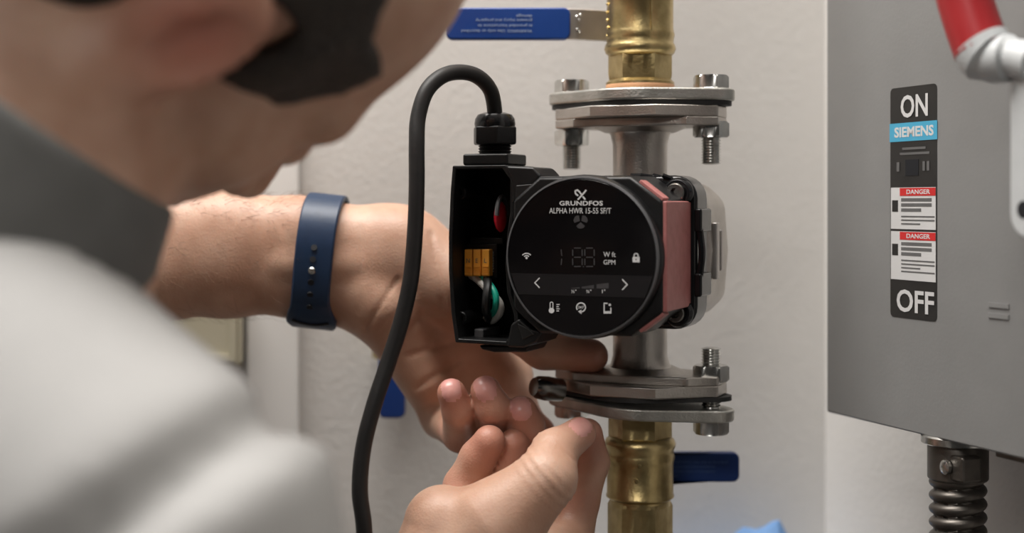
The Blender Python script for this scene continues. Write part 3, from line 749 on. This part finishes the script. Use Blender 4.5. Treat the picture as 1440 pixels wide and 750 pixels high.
def sdf_mesh(func, lo, hi, h, B=8):
    lo = np.asarray(lo, float); hi = np.asarray(hi, float)
    nb = np.ceil((hi-lo)/(h*B)).astype(int)
    n = nb*B+1
    cx = [lo[i]+(np.arange(nb[i])+.5)*B*h for i in range(3)]
    C = np.stack(np.meshgrid(*cx, indexing='ij'), -1).reshape(-1, 3)
    dc = func(C)
    D = np.repeat(np.repeat(np.repeat(dc.reshape(nb), B, 0), B, 1), B, 2).astype(np.float32)
    D = np.pad(D, ((0, 1), (0, 1), (0, 1)), mode='edge')
    D = np.where(D < 0, -1, 1).astype(np.float32)
    act = np.argwhere(np.abs(dc.reshape(nb)) < B*h*1.15)
    g = np.arange(B+1); G = np.stack(np.meshgrid(g, g, g, indexing='ij'), -1).reshape(-1, 3)
    for s0 in range(0, len(act), 400):
        a = act[s0:s0+400]
        I = (a[:, None, :]*B+G[None]).reshape(-1, 3)
        d = func(lo+I*h)
        D[I[:, 0], I[:, 1], I[:, 2]] = d
    D = np.where(D == 0, 1e-9, D)
    ins = D < 0
    o8 = [(i, j, k) for i in (0, 1) for j in (0, 1) for k in (0, 1)]
    sl = lambda o: tuple(slice(o[i], n[i]-1+o[i]) for i in range(3))
    cnt = sum(ins[sl(o)].astype(np.int8) for o in o8)
    cells = np.argwhere((cnt > 0) & (cnt < 8))
    idx = -np.ones(n-1, dtype=np.int64); idx[tuple(cells.T)] = np.arange(len(cells))
    val = np.stack([D[cells[:, 0]+o[0], cells[:, 1]+o[1], cells[:, 2]+o[2]] for o in o8], 1)
    acc = np.zeros((len(cells), 3)); num = np.zeros(len(cells))
    for a in range(8):
        for b in range(a+1, 8):
            oa, ob = np.array(o8[a]), np.array(o8[b])
            if np.abs(oa-ob).sum() != 1: continue
            va, vb = val[:, a], val[:, b]; m = (va < 0) != (vb < 0)
            t = np.where(m, va/np.where(m, va-vb, 1), 0)
            acc += np.where(m[:, None], oa+(ob-oa)*t[:, None], 0); num += m
    V = (cells+acc/num[:, None])*h+lo
    Q = []
    for ax in range(3):
        u, v = (ax+1) % 3, (ax+2) % 3
        s_a = [slice(1, -1)]*3; s_b = [slice(1, -1)]*3
        s_a[ax] = slice(0, n[ax]-1); s_b[ax] = slice(1, n[ax])
        A, Bq = ins[tuple(s_a)], ins[tuple(s_b)]
        for flip, m in ((False, A & ~Bq), (True, ~A & Bq)):
            e = np.argwhere(m)
            if not len(e): continue
            e[:, u] += 1; e[:, v] += 1
            def cell(du, dv):
                c = e.copy(); c[:, u] += du; c[:, v] += dv; return idx[tuple(c.T)]
            q = np.stack([cell(-1, -1), cell(0, -1), cell(0, 0), cell(-1, 0)], 1)
            Q.append(q[:, ::-1] if flip else q)
    return V, np.concatenate(Q)
def np_mesh(name, V, Q, mats, mi=None, attr=None):
    me = bpy.data.meshes.new(name)
    me.vertices.add(len(V)); me.vertices.foreach_set('co', np.ascontiguousarray(V, dtype=np.float32).ravel())
    me.loops.add(len(Q)*4); me.loops.foreach_set('vertex_index', np.ascontiguousarray(Q, dtype=np.int32).ravel())
    me.polygons.add(len(Q)); me.polygons.foreach_set('loop_start', np.arange(0, len(Q)*4, 4, dtype=np.int32))
    for m in mats: me.materials.append(m)
    if mi is not None: me.polygons.foreach_set('material_index', mi.astype(np.int32))
    me.polygons.foreach_set('use_smooth', np.ones(len(Q), dtype=bool))
    if attr:
        for k, v in attr.items():
            a = me.attributes.new(k, 'FLOAT', 'POINT'); a.data.foreach_set('value', v.astype(np.float32))
    me.update(calc_edges=True); me.validate()
    return me
def rot_from(F, U):
    """columns: forward, left, up (orthonormalised)"""
    F = np.asarray(F, float); F /= np.linalg.norm(F)
    U = np.asarray(U, float); U -= F*(U@F); U /= np.linalg.norm(U)
    L = np.cross(U, F)
    return np.stack([F, L, U], 1)
def head_sdf(p):
    """head frame: x forward, y left, z up; origin between the ear canals"""
    d = ell(p, (-.010, 0, .048), (.098, .076, .086))
    d = smin(d, ell(p, (.040, 0, -.012), (.060, .060, .085)), .02)
    for s in (1, -1):
        d = smin(d, rcone(p, (.000, s*.052, -.048), (.066, s*.014, -.074), .020, .018), .02)
        d = smin(d, rcone(p, (.055, s*.046, -.004), (.035, s*.055, -.004), .020, .020), .018)
        d = smin(d, rcone(p, (.082, s*.012, .036), (.070, s*.042, .034), .011, .011), .012)
    d = smin(d, ell(p, (.078, 0, -.076), (.020, .022, .016)), .012)
    d = smin(d, rcone(p, (.090, 0, .022), (.111, 0, -.012), .007, .010), .010)
    for s in (1, -1): d = smin(d, ell(p, (.100, s*.012, -.015), (.010, .007, .008)), .005)
    d = smin(d, ell(p, (.090, 0, -.040), (.013, .024, .007)), .005)
    d = smin(d, ell(p, (.088, 0, -.052), (.012, .021, .007)), .004)
    for s in (1, -1):
        c = np.array((.084, s*.032, .014))
        d = -smin(-d, ell(p, c+np.array((.008, 0, 0)), (.012, .018, .011)), .008)
        d = smin(d, ell(p, c-np.array((.006, 0, 0)), (.0125, .0125, .0125)), .002)
        # ears
        R = rot_from((1, .45*s, 0), (-.2, s*.1, 1))
        e = ell(p, (-.010, s*.083, .008), (.019, .0085, .033), R)
        e = -smin(-e, -(ell(p, (-.006, s*.0925, .010), (.011, .008, .021), R))*-1*-1, .003) if False else np.maximum(e, -ell(p, (-.006, s*.0945, .010), (.0125, .0085, .023), R))
        e = smin(e, ell(p, (-.004, s*.080, -.020), (.009, .006, .010)), .006)
        e = smin(e, ell(p, (.006, s*.078, -.001), (.006, .006, .008)), .004)
        d = smin(d, e, .006)
    return d
# ================================================================ the person
def A(px, py, d): return np.array(at(px, py, d))
HR = rot_from((.30, .64, -.71), (.91, .02, .41))
EAR = A(240, 75, .48)
HC = EAR-HR@np.array((-.004, -.082, 0))
def to_head(P): return (P-HC)@HR
NB = np.array((-.185, .500, 1.475))           # neck base
RS = A(168, 798, .43); LS = 2*NB-RS+np.array((-.02, .0, .0))
RE = np.array((-.055, .47, 1.12)); LE = np.array((-.345, .80, 1.455))
CH = NB+np.array((-.17, .0, -.13)); PV = np.array((-.74, .46, 1.06))
Y_ = np.array((0, 1., 0))
skin = bpy.data.materials.new('skin'); skin.use_nodes = True
nt = skin.node_tree; b = nt.nodes['Principled BSDF']
b.inputs['Roughness'].default_value = .48
b.inputs['Subsurface Weight'].default_value = .25; b.inputs['Subsurface Radius'].default_value = (1, .35, .2); b.inputs['Subsurface Scale'].default_value = .004
tc = nt.nodes.new('ShaderNodeTexCoord')
def nd(kind, **kw):
    n_ = nt.nodes.new(kind)
    for k_, v_ in kw.items(): n_.inputs[k_].default_value = v_
    return n_
n1 = nd('ShaderNodeTexNoise', Scale=45., Detail=6.); nt.links.new(tc.outputs['Object'], n1.inputs['Vector'])
r1 = nt.nodes.new('ShaderNodeValToRGB'); nt.links.new(n1.outputs['Fac'], r1.inputs['Fac'])
r1.color_ramp.elements[0].position = .32; r1.color_ramp.elements[1].position = .70
r1.color_ramp.elements[0].color = (.44, .25, .17, 1); r1.color_ramp.elements[1].color = (.56, .355, .26, 1)
at_ = nt.nodes.new('ShaderNodeAttribute'); at_.attribute_name = 'flush'
mx = nt.nodes.new('ShaderNodeMixRGB'); mx.inputs[2].default_value = (.46, .165, .115, 1)
nt.links.new(at_.outputs['Fac'], mx.inputs[0]); nt.links.new(r1.outputs['Color'], mx.inputs[1]); nt.links.new(mx.outputs[0], b.inputs['Base Color'])
n2 = nd('ShaderNodeTexNoise', Scale=420., Detail=5.); nt.links.new(tc.outputs['Object'], n2.inputs['Vector'])
n3 = nd('ShaderNodeTexVoronoi', Scale=900.); nt.links.new(tc.outputs['Object'], n3.inputs['Vector'])
ad = nt.nodes.new('ShaderNodeMath'); ad.operation = 'ADD'; nt.links.new(n2.outputs['Fac'], ad.inputs[0]); nt.links.new(n3.outputs['Distance'], ad.inputs[1])
bp_ = nd('ShaderNodeBump', Strength=.22, Distance=.0004); nt.links.new(ad.outputs[0], bp_.inputs['Height']); nt.links.new(bp_.outputs['Normal'], b.inputs['Normal'])

# ---- far (left) arm and hand, palm towards the camera
LF = [  # fingers: little, ring, middle, index
    ([A(622, 588, .802), A(648, 611, .770), A(645, 578, .748), A(635, 553, .744)], [.0112, .0098, .0086, .0076]),
    ([A(655, 578, .812), A(699, 609, .768), A(693, 573, .744), A(683, 550, .742)], [.0116, .0104, .0092, .0080]),
    ([A(690, 555, .815), A(743, 620, .772), A(741, 600, .750), A(733, 579, .745)], [.0120, .0106, .0094, .0084]),
    ([A(716, 528, .812), A(736, 590, .790), A(751, 603, .788), A(761, 607, .786)], [.0120, .0104, .0090, .0078]),
]
LTH = ([A(575, 352, .797), A(640, 398, .788), A(702, 448, .785), A(765, 489, .772), A(831, 501, .768)], [.020, .0185, .0130, .0112, .0094])
LPALM = [(A(560, 372, .800), A(716, 528, .812), .0185, .0125), (A(556, 388, .802), A(690, 555, .815), .0185, .0128),
         (A(548, 405, .802), A(655, 578, .812), .0185, .0120), (A(540, 425, .799), A(622, 586, .803), .0190, .0112),
         (A(545, 436, .790), A(598, 538, .791), .0165, .0105), (A(560, 345, .797), A(640, 405, .790), .0195, .0170)]
def fore(P):
    d = None
    T = [LE+np.array((0, 0, .016)), A(230, 322, .803), A(320, 325, .80), A(420, 331, .797), A(470, 338, .797), A(530, 343, .798), A(575, 350, .799)]
    Bq = [LE-np.array((0, 0, .016)), A(230, 388, .800), A(320, 388, .80), A(420, 398, .797), A(470, 407, .797), A(522, 416, .798), A(560, 428, .797)]
    RT = [.036, .0235, .0222, .0200, .0190, .0188, .0185]; RB = [.036, .0235, .0218, .0180, .0176, .0182, .0180]
    d = smin(chain(P, T, RT, .01), chain(P, Bq, RB, .01), .022)
    # two tendons standing out at the wrist
    d = smin(d, chain(P, [A(400, 372, .779), A(470, 372, .7805), A(530, 372, .7815)], [.0030, .0036, .0030], .004), .010)
    d = smin(d, chain(P, [A(520, 408, .7815), A(560, 440, .779)], [.004, .004], .004), .010)
    return d
def left_hand(P):
    palm = None
    for a, b_, ra, rb in LPALM:
        e = rcone(P, a, b_, ra, rb); palm = e if palm is None else smin(palm, e, .010)
    palm = smin(palm, fore(P), .014)
    d = None
    for pts, rad in LF:
        e = smin(palm, chain(P, pts, rad, .0025), .006); d = e if d is None else np.minimum(d, e)
    d = np.minimum(d, smin(palm, chain(P, *LTH, .005), .010))
    # folds of skin across the heel of the hand and the wrist
    near = P[:, 1] < .797; px = 720+2000*P[:, 0]/P[:, 1]; py = 285-2000*(P[:, 2]-CAMZ)/P[:, 1]
    for (x0, y0, x1, y1, w_, amp) in ((514, 462, 560, 392, 3., .0009), (533, 474, 582, 410, 3., .0008), (556, 490, 596, 440, 3.5, .0007), (606, 330, 624, 430, 4., .0009), (575, 500, 640, 480, 4., .0010), (585, 545, 650, 505, 4., .0010), (508, 320, 506, 440, 3., .0004)):
        ab = np.array((x1-x0, y1-y0), float); L2 = ab@ab
        t_ = np.clip(((px-x0)*ab[0]+(py-y0)*ab[1])/L2, 0, 1)
        q2 = (px-x0-t_*ab[0])**2+(py-y0-t_*ab[1])**2
        d = d+np.where(near, amp*np.exp(-q2/(w_*w_)), 0)
    return d
# ---- near (right) arm and hand, thumb side towards the camera
RTH = ([A(700, 738, .693), A(768, 674, .692), A(779, 636, .703), A(815, 610, .716)], [.0195, .0116, .0102, .0084])
RF = [
    ([A(648, 720, .735), A(651, 684, .741), A(672, 644, .737), A(688, 621, .733)], [.0115, .0100, .0092, .0084]),
    ([A(705, 715, .740), A(715, 668, .746), A(721, 640, .745), A(723, 625, .743)], [.0115, .0098, .0090, .0084]),
    ([A(757, 720, .745), A(762, 665, .752), A(760, 635, .753), A(755, 615, .752)], [.0115, .0096, .0086, .0076]),
    ([A(796, 790, .735), A(815, 705, .746), A(832, 650, .746), A(826, 610, .742)], [.0125, .0102, .0092, .0080]),
]
RW = A(628, 850, .690)
def right_hand(P):
    palm = rcone(P, RW, A(690, 748, .697), .026, .0205)
    palm = smin(palm, rcone(P, A(700, 738, .693), A(768, 674, .692), .0195, .0120), .010)
    palm = smin(palm, rcone(P, A(606, 850, .700), A(622, 737, .700), .026, .0190), .006)
    palm = smin(palm, rcone(P, A(645, 750, .722), A(790, 800, .728), .016, .016), .012)
    palm = smin(palm, rcone(P, A(700, 860, .705), A(790, 780, .728), .022, .0135), .012)
    palm = smin(palm, rcone(P, RW, (RW+RE)/2, .027, .040), .02)
    palm = smin(palm, rcone(P, (RW+RE)/2, RE, .040, .042), .02)
    d = None
    for pts, rad in RF:
        e = smin(palm, chain(P, pts, rad, .003), .007); d = e if d is None else np.minimum(d, e)
    th = chain(P, *RTH, .006)
    # skin folds over the thumb joints
    for (c, ax, n_, w_, amp) in ((A(757, 664, .68), np.array((.62, 0, .55)), 4, .0042, .0007), (A(783, 630, .695), np.array((.5, .2, .6)), 3, .0024, .0005)):
        ax = ax/np.linalg.norm(ax); s_ = (P-c)@ax
        th = th+amp*np.cos(2*PI*s_/w_)*np.exp(-(s_/(n_*w_*.42))**2)
    d = np.minimum(d, smin(palm, th, .012))
    return d
NAILS = [(A(634, 547, .737), (-.05, -1, .25), (-.25, 0, 1), .0052, .0066), (A(682, 544, .734), (.0, -1, .3), (-.25, 0, 1), .0058, .0072),
         (A(733, 574, .737), (.05, -1, .3), (-.2, 0, 1), .0054, .0064), (A(817, 600, .709), (.35, -.75, .5), (.7, .4, .35), .0052, .0066)]
def nail_sd(P):
    d = None
    for c, n_, t_, w_, l_ in NAILS:
        R = rot_from(n_, t_); q = (P-c)@R
        e = np.maximum(np.abs((np.abs(q[:, 1]/w_)**2.6+np.abs(q[:, 2]/l_)**2.6))-1, np.abs(q[:, 0])/.006-1)
        d = e if d is None else np.minimum(d, e)
    return d
def with_nails(f):
    def g(P):
        d = f(P); m = nail_sd(P); return d-.00035*np.clip(-m*4, 0, 1)
    return g
TIPS = [(f[0][-1], .016) for f in LF]+[(LTH[0][-1], .018)]+[(f[0][-1], .017) for f in RF]+[(RTH[0][-1], .013)]
KN = [(f[0][1], .013) for f in LF+RF]
def flush(V):
    a = np.zeros(len(V))
    for c, r in TIPS+KN: a = np.maximum(a, np.exp(-(np.linalg.norm(V-c, axis=1)/r)**2)*.75)
    h = to_head(V)
    for s in (1, -1): a = np.maximum(a, .9*np.exp(-(np.linalg.norm(h-np.array((-.01, s*.086, .012)), axis=1)/.026)**2))
    a = np.maximum(a, .5*np.exp(-(np.linalg.norm(h-np.array((.09, 0, -.045)), axis=1)/.022)**2))
    return a
def body_core(P):
    d = head_sdf(to_head(P))
    n0 = HC+HR@np.array((-.022, 0, -.03))
    d = smin(d, rcone(P, n0, NB, .052, .058), .02)
    d = smin(d, rcone(P, NB, CH, .05, .10), .03)
    d = smin(d, rcone(P, CH, PV, .12, .12), .05)
    for a, e in ((RS, RE), (LS, LE)):
        d = smin(d, rcone(P, NB-np.array((0, 0, .03)), a, .038, .044), .02); d = smin(d, rcone(P, a, e, .046, .038), .03)
    for s in (-1, 1):
        hip = PV+Y_*s*.09; kn = np.array((-.68, .46+s*.11, .52)); an = np.array((-.86, .46+s*.11, .08))
        d = smin(d, rcone(P, hip, kn, .08, .055), .03); d = smin(d, rcone(P, kn, an, .052, .038), .02)
    return d
def shirt_sdf(P):
    d = rcone(P, NB+(CH-NB)*.25, CH, .085, .135)
    d = smin(d, rcone(P, CH, PV, .145, .145), .05)
    d = smin(d, rcone(P, np.array((-.210, .480, 1.436)), RS, .078, .055), .03)
    for a, e in ((RS, RE), (LS, LE)):
        d = smin(d, rcone(P, NB+(CH-NB)*.3, a, .070, .056), .05)
        d = smin(d, rcone(P, a, a+(e-a)*.62, .0560, .057), .02)
    # folds
    q = P*np.array((1, .8, 1.2))
    d = d+.0016*np.sin(38*q[:, 0]+21*q[:, 2]+3*np.sin(17*q[:, 1]))*np.sin(23*q[:, 1]-19*q[:, 2]+1.3)
    # armhole seam of the near sleeve
    sa = (RE-RS); sa = sa/np.linalg.norm(sa); sn = np.array((.64, -.10, -.76)); sn = sn/np.linalg.norm(sn)
    s_ = (P-SEAM)@sn; nearm = np.linalg.norm(P-RS, axis=1) < .14
    d = d+np.where(nearm, .0095*np.exp(-(s_/.008)**2)-.0035*np.exp(-((s_-.018)/.011)**2), 0)
    # neck opening
    u = (NB-CH)/np.linalg.norm(NB-CH)
    return d
SEAM = A(275, 655, .39)
person = thing('person', 'person in light grey shirt with charcoal collar bending forward to tighten the flange bolts', 'person', (-.80, .46, 0))
parts = []
V1, Q1 = sdf_mesh(with_nails(left_hand), LE-np.array((.05, .06, .07)), A(870, 200, .78)+np.array((0, .06, 0)), .0022) if False else (None, None)
def bounds(pts, m): P = np.array(pts); return P.min(0)-m, P.max(0)+m
lo, hi = bounds([LE, A(840, 500, .768), A(640, 612, .74), A(700, 600, .815), A(500, 340, .80)], .03); lo[0] = LE[0]-.05; lo[2] -= .02; hi[2] += .03
VL, QL = sdf_mesh(with_nails(left_hand), lo, hi, .0014)
lo, hi = bounds([RW, A(840, 600, .75), A(600, 760, .68), A(640, 600, .75)]+[RE], .045)
VR, QR = sdf_mesh(with_nails(right_hand), lo, hi, .0014)
lo, hi = bounds([NB, RS, LS, LE, RE, PV, (-.9, .3, .06), (-.6, .62, 1.), HC], .14)
VB_, QB = sdf_mesh(body_core, lo, hi, .0075)
# the head again at a finer pitch, cut off inside the collar
def head_only(P):
    d = head_sdf(to_head(P)); d = smin(d, rcone(P, HC+HR@np.array((-.022, 0, -.03)), NB, .052, .058), .02)
    return d
lo, hi = bounds([HC+HR@np.array(c) for c in ((.12, 0, 0), (-.12, 0, 0), (0, .1, 0), (0, -.1, 0), (0, 0, .14), (0, 0, -.1))]+[NB], .07)
VH, QH = sdf_mesh(head_only, lo, hi, .0032)
# drop body-core faces that the fine pieces replace
cen = VB_[QB].mean(1)
near_head = np.linalg.norm(cen-NB, axis=1) > .0
hx = (cen-NB)@((HC-NB)/np.linalg.norm(HC-NB))
keep = ~((hx > .0) & (np.linalg.norm(cen-HC, axis=1) < .25))
QB = QB[keep]
V = np.concatenate([VL, VR, VB_, VH]); Q = np.concatenate([QL, QR+len(VL), QB+len(VL)+len(VR), QH+len(VL)+len(VR)+len(VB_)])
used = np.zeros(len(V), bool); used[Q.ravel()] = True; rm = np.cumsum(used)-1; V = V[used]; Q = rm[Q]
mi = (nail_sd(V[Q].mean(1)) < 0).astype(int)
off = np.array(person.location)
me = np_mesh('body', V-off, Q, [skin, MAT['nail']], mi, {'flush': flush(V)})
body = bpy.data.objects.new('body', me); COL.objects.link(body); body.parent = person
# ---- shirt, collar, trousers, hair, shoes
axn = (HC-NB)/np.linalg.norm(HC-NB)
def shirt_open(P):
    d = shirt_sdf(P)
    return np.maximum(d, -rcone(P, NB+axn*.01, NB+axn*.30, .062, .062))
lo, hi = bounds([NB, RS, LS, RE, LE, CH, PV], .17)
Vs, Qs = sdf_mesh(shirt_open, lo, hi, .0055)
me = np_mesh('shirt', Vs-off, Qs, [MAT['shirt']]); o = bpy.data.objects.new('shirt', me); COL.objects.link(o); o.parent = person
CN = np.array((-.179, .500, 1.524)); cax = np.array((.56, .10, .80)); cax = cax/np.linalg.norm(cax)
def collar_sdf(P):
    q = P-CN; s_ = q@cax; r = np.linalg.norm(q-s_[:, None]*cax, axis=1)
    rc = .0625-.34*s_
    return np.maximum(np.abs(r-rc)-.004, np.abs(s_+.011)-.021)-.0015
lo, hi = bounds([CN], .12)
Vc, Qc = sdf_mesh(collar_sdf, lo, hi, .003)
me = np_mesh('collar', Vc-off, Qc, [MAT['collar']]); o = bpy.data.objects.new('collar', me); COL.objects.link(o); o.parent = person
def trouser_sdf(P):
    d = ell(P, PV+np.array((-.01, 0, -.02)), (.155, .175, .14))
    for s in (-1, 1):
        hip = PV+Y_*s*.09; kn = np.array((-.68, .46+s*.11, .52)); an = np.array((-.86, .46+s*.11, .07))
        d = smin(d, rcone(P, hip, kn, .098, .075), .04); d = smin(d, rcone(P, kn, an, .072, .062), .02)
    return np.maximum(d, .045-P[:, 2])
lo, hi = bounds([PV, (-.9, .3, .0), (-.6, .62, .9)], .19)
Vt, Qt = sdf_mesh(trouser_sdf, lo, hi, .009)
me = np_mesh('trousers', Vt-off, Qt, [MAT['trousers']]); o = bpy.data.objects.new('trousers', me); COL.objects.link(o); o.parent = person
for s in (-1, 1):
    def shoe_sdf(P):
        d = rcone(P, (-.88, .46+s*.11, .045), (-.70, .46+s*.11, .034), .044, .034)
        d = smin(d, rcone(P, (-.87, .46+s*.11, .05), (-.865, .46+s*.11, .10), .045, .046), .03)
        return np.maximum(d, -P[:, 2]+.0)
    Vx, Qx = sdf_mesh(shoe_sdf, np.array((-.96, .38+s*.11, -.02)), np.array((-.63, .54+s*.11, .16)), .006)
    me = np_mesh('shoe', Vx-off, Qx, [MAT['shoe']]); o = bpy.data.objects.new('shoe', me); COL.objects.link(o); o.parent = person
def hair_sdf(P):
    p = to_head(P)
    d = ell(p, (-.011, 0, .050), (.106, .0825, .092))
    d = smin(d, ell(p, (-.035, 0, -.012), (.068, .070, .066)), .02)
    zl2 = np.interp(p[:, 0], [-.11, -.022, -.008, .012, .018, .040, .046, .075, .10], [-.060, -.056, .040, .040, -.022, -.022, .030, .20, .20])
    d = np.maximum(d, (zl2-p[:, 2])*.8)
    zu2 = np.interp(p[:, 0], [-.1, -.04, .0, .03, .06], [.2, .15, .085, .064, .058])
    d = np.maximum(d, (p[:, 2]-zu2)*.8)
    d = d+.0012*np.sin(190*p[:, 0])*np.sin(170*p[:, 1]+60*p[:, 2])
    return d
lo, hi = bounds([HC], .16)
Vh, Qh = sdf_mesh(hair_sdf, lo, hi, .0035)
me = np_mesh('hair', Vh-off, Qh, [MAT['hair']]); o = bpy.data.objects.new('hair', me); COL.objects.link(o); o.parent = person
# fine hairs along the bare forearm
rng = np.random.default_rng(11)
def grad(f, p, e=.0008):
    g = np.zeros_like(p)
    for i in range(3):
        q = p.copy(); q[:, i] += e; r = p.copy(); r[:, i] -= e; g[:, i] = f(q)-f(r)
    return g/np.linalg.norm(g, axis=1, keepdims=True)
fx = VL[(VL[:, 0] > A(215, 0, .8)[0]) & (VL[:, 0] < A(432, 0, .8)[0])]
fx = fx[rng.choice(len(fx), 900, replace=False)]
gn = grad(fore, fx)
m_ = (gn[:, 1] < .35) & (rng.random(len(fx)) < .35+.65*np.clip(gn[:, 2], 0, 1)); fx = fx[m_]; gn = gn[m_]
mb = MB()
for p, g_ in zip(fx, gn):
    t_ = np.array((.75, 0, -.25))+rng.normal(0, .35, 3); t_ -= g_*(t_@g_); t_ /= np.linalg.norm(t_)
    L_ = rng.uniform(.005, .010)
    mb.tube([tuple(p-off), tuple(p+g_*L_*.28+t_*L_*.45-off), tuple(p+g_*L_*.34+t_*L_-off)], [.00008, .00007, .00003], 3, caps=False)
o = obj('arm_hair', mb, 'armhair', person, angle=180); o['kind'] = 'stuff'

# ================================================================ watch on the far wrist
wc = A(452, 368.5, .797); wax = (A(530, 378, .797)-A(320, 356, .80)); wax /= np.linalg.norm(wax)
wt = thing('wristwatch', 'navy silicone strap watch with steel pin on the bare wrist', 'watch', tuple(wc))
Zl = np.array((0, 0, 1.))-wax*wax[2]; Zl /= np.linalg.norm(Zl); Dl = np.cross(Zl, wax)   # Dl points to the viewer or away
if Dl[1] > 0: Dl = -Dl
def wrist_r(th_):
    """distance from the axis to the skin in direction th_ (0 = towards viewer, 90 = up)"""
    dr = Dl*math.cos(th_)+Zl*math.sin(th_)
    t_ = np.linspace(.005, .06, 120); P = wc+dr*t_[:, None]
    f = fore(P); i = np.argmax(f > 0); return t_[i], dr
nA = 72; V = []; F = []
RR = [max(wrist_r(2*PI*i/nA)[0] for _ in (0,)) for i in range(nA)]
R2 = [max(RR[(i+k) % nA] for k in range(-2, 3)) for i in range(nA)]
R3 = [sum(R2[(i+k) % nA] for k in range(-3, 4))/7 for i in range(nA)]
for i in range(nA):
    th_ = 2*PI*i/nA; dr = Dl*math.cos(th_)+Zl*math.sin(th_); r = R3[i]+.0003
    hw = .0104
    deg = math.degrees(th_) % 360
    hw += .0035*math.exp(-((deg-292)/16)**2)
    for (w_, tt) in ((-hw, 0), (-hw, .0022), (-hw*.92, .0030), (hw*.92, .0030), (hw, .0022), (hw, 0)):
        V.append(tuple(wax*w_+dr*(r+tt)))
for i in range(nA):
    j = (i+1) % nA
    for k in range(6): F.append((i*6+k, i*6+(k+1) % 6, j*6+(k+1) % 6, j*6+k))
strap_o = obj('strap', MB().add(V, F), 'navy', wt, angle=40)
def on_strap(py, lift):
    """point on the strap's outer face, on its centre line, at pixel row py"""
    best = None
    for i in range(-36, 37):
        th_ = math.radians(i*2.5); dr = Dl*math.cos(th_)+Zl*math.sin(th_)
        r = np.interp(math.degrees(th_) % 360, np.arange(nA+1)*360/nA, R3+[R3[0]])+.0033
        p = wc+dr*(r+lift); yy = 285-2000*(p[2]-CAMZ)/p[1]
        if best is None or abs(yy-py) < best[0]: best = (abs(yy-py), p-wc, dr)
    return best[1], best[2]
for py in (347.5, 364, 398.5, 414.5, 431):
    p, dr = on_strap(py, .0001)
    M = Matrix.Translation(p) @ Vector(dr).to_track_quat('Z', 'Y').to_matrix().to_4x4()
    obj('strap_hole', MB().lathe([(.0017, -.001), (.0017, .0003)], 16, M), 'hole', strap_o)
p, dr = on_strap(382, .0); M = Matrix.Translation(p) @ Vector(dr).to_track_quat('Z', 'Y').to_matrix().to_4x4()
obj('strap_pin', MB().lathe([(.0021, -.001), (.0021, .0006), (.0016, .0012), (.0006, .0014)], 20, M), 'zinc', strap_o)
# tuck slot at the lower edge and the watch case on the back of the wrist
ps = []
for i in range(9):
    th_ = math.radians(-64-.0*i); w_ = (-.010+.020*i/8)
    th_ = math.radians(-62-5*math.sin(PI*i/8)); dr = Dl*math.cos(th_)+Zl*math.sin(th_)
    r = np.interp(math.degrees(th_) % 360, np.arange(nA+1)*360/nA, R3+[R3[0]])+.0036
    ps.append(tuple(wax*w_+dr*r))
obj('tuck_slot', MB().tube(smooth_path(ps, 3), .0008, 8), 'hole', strap_o)
M = Matrix(((wax[0], Zl[0], -Dl[0], 0), (wax[1], Zl[1], -Dl[1], 0), (wax[2], Zl[2], -Dl[2], 0), (0, 0, 0, 1)))
rb = R3[nA//2]
case = obj('watch_case', MB().prism(rrect(.036, .042, .010, 6), rb+.001, rb+.0105, M), 'gloss', wt, bevel=.002)
obj('watch_glass', MB().prism(rrect(.032, .038, .009, 6), rb+.0104, rb+.0112, M), 'watchglass', case, bevel=.0003)
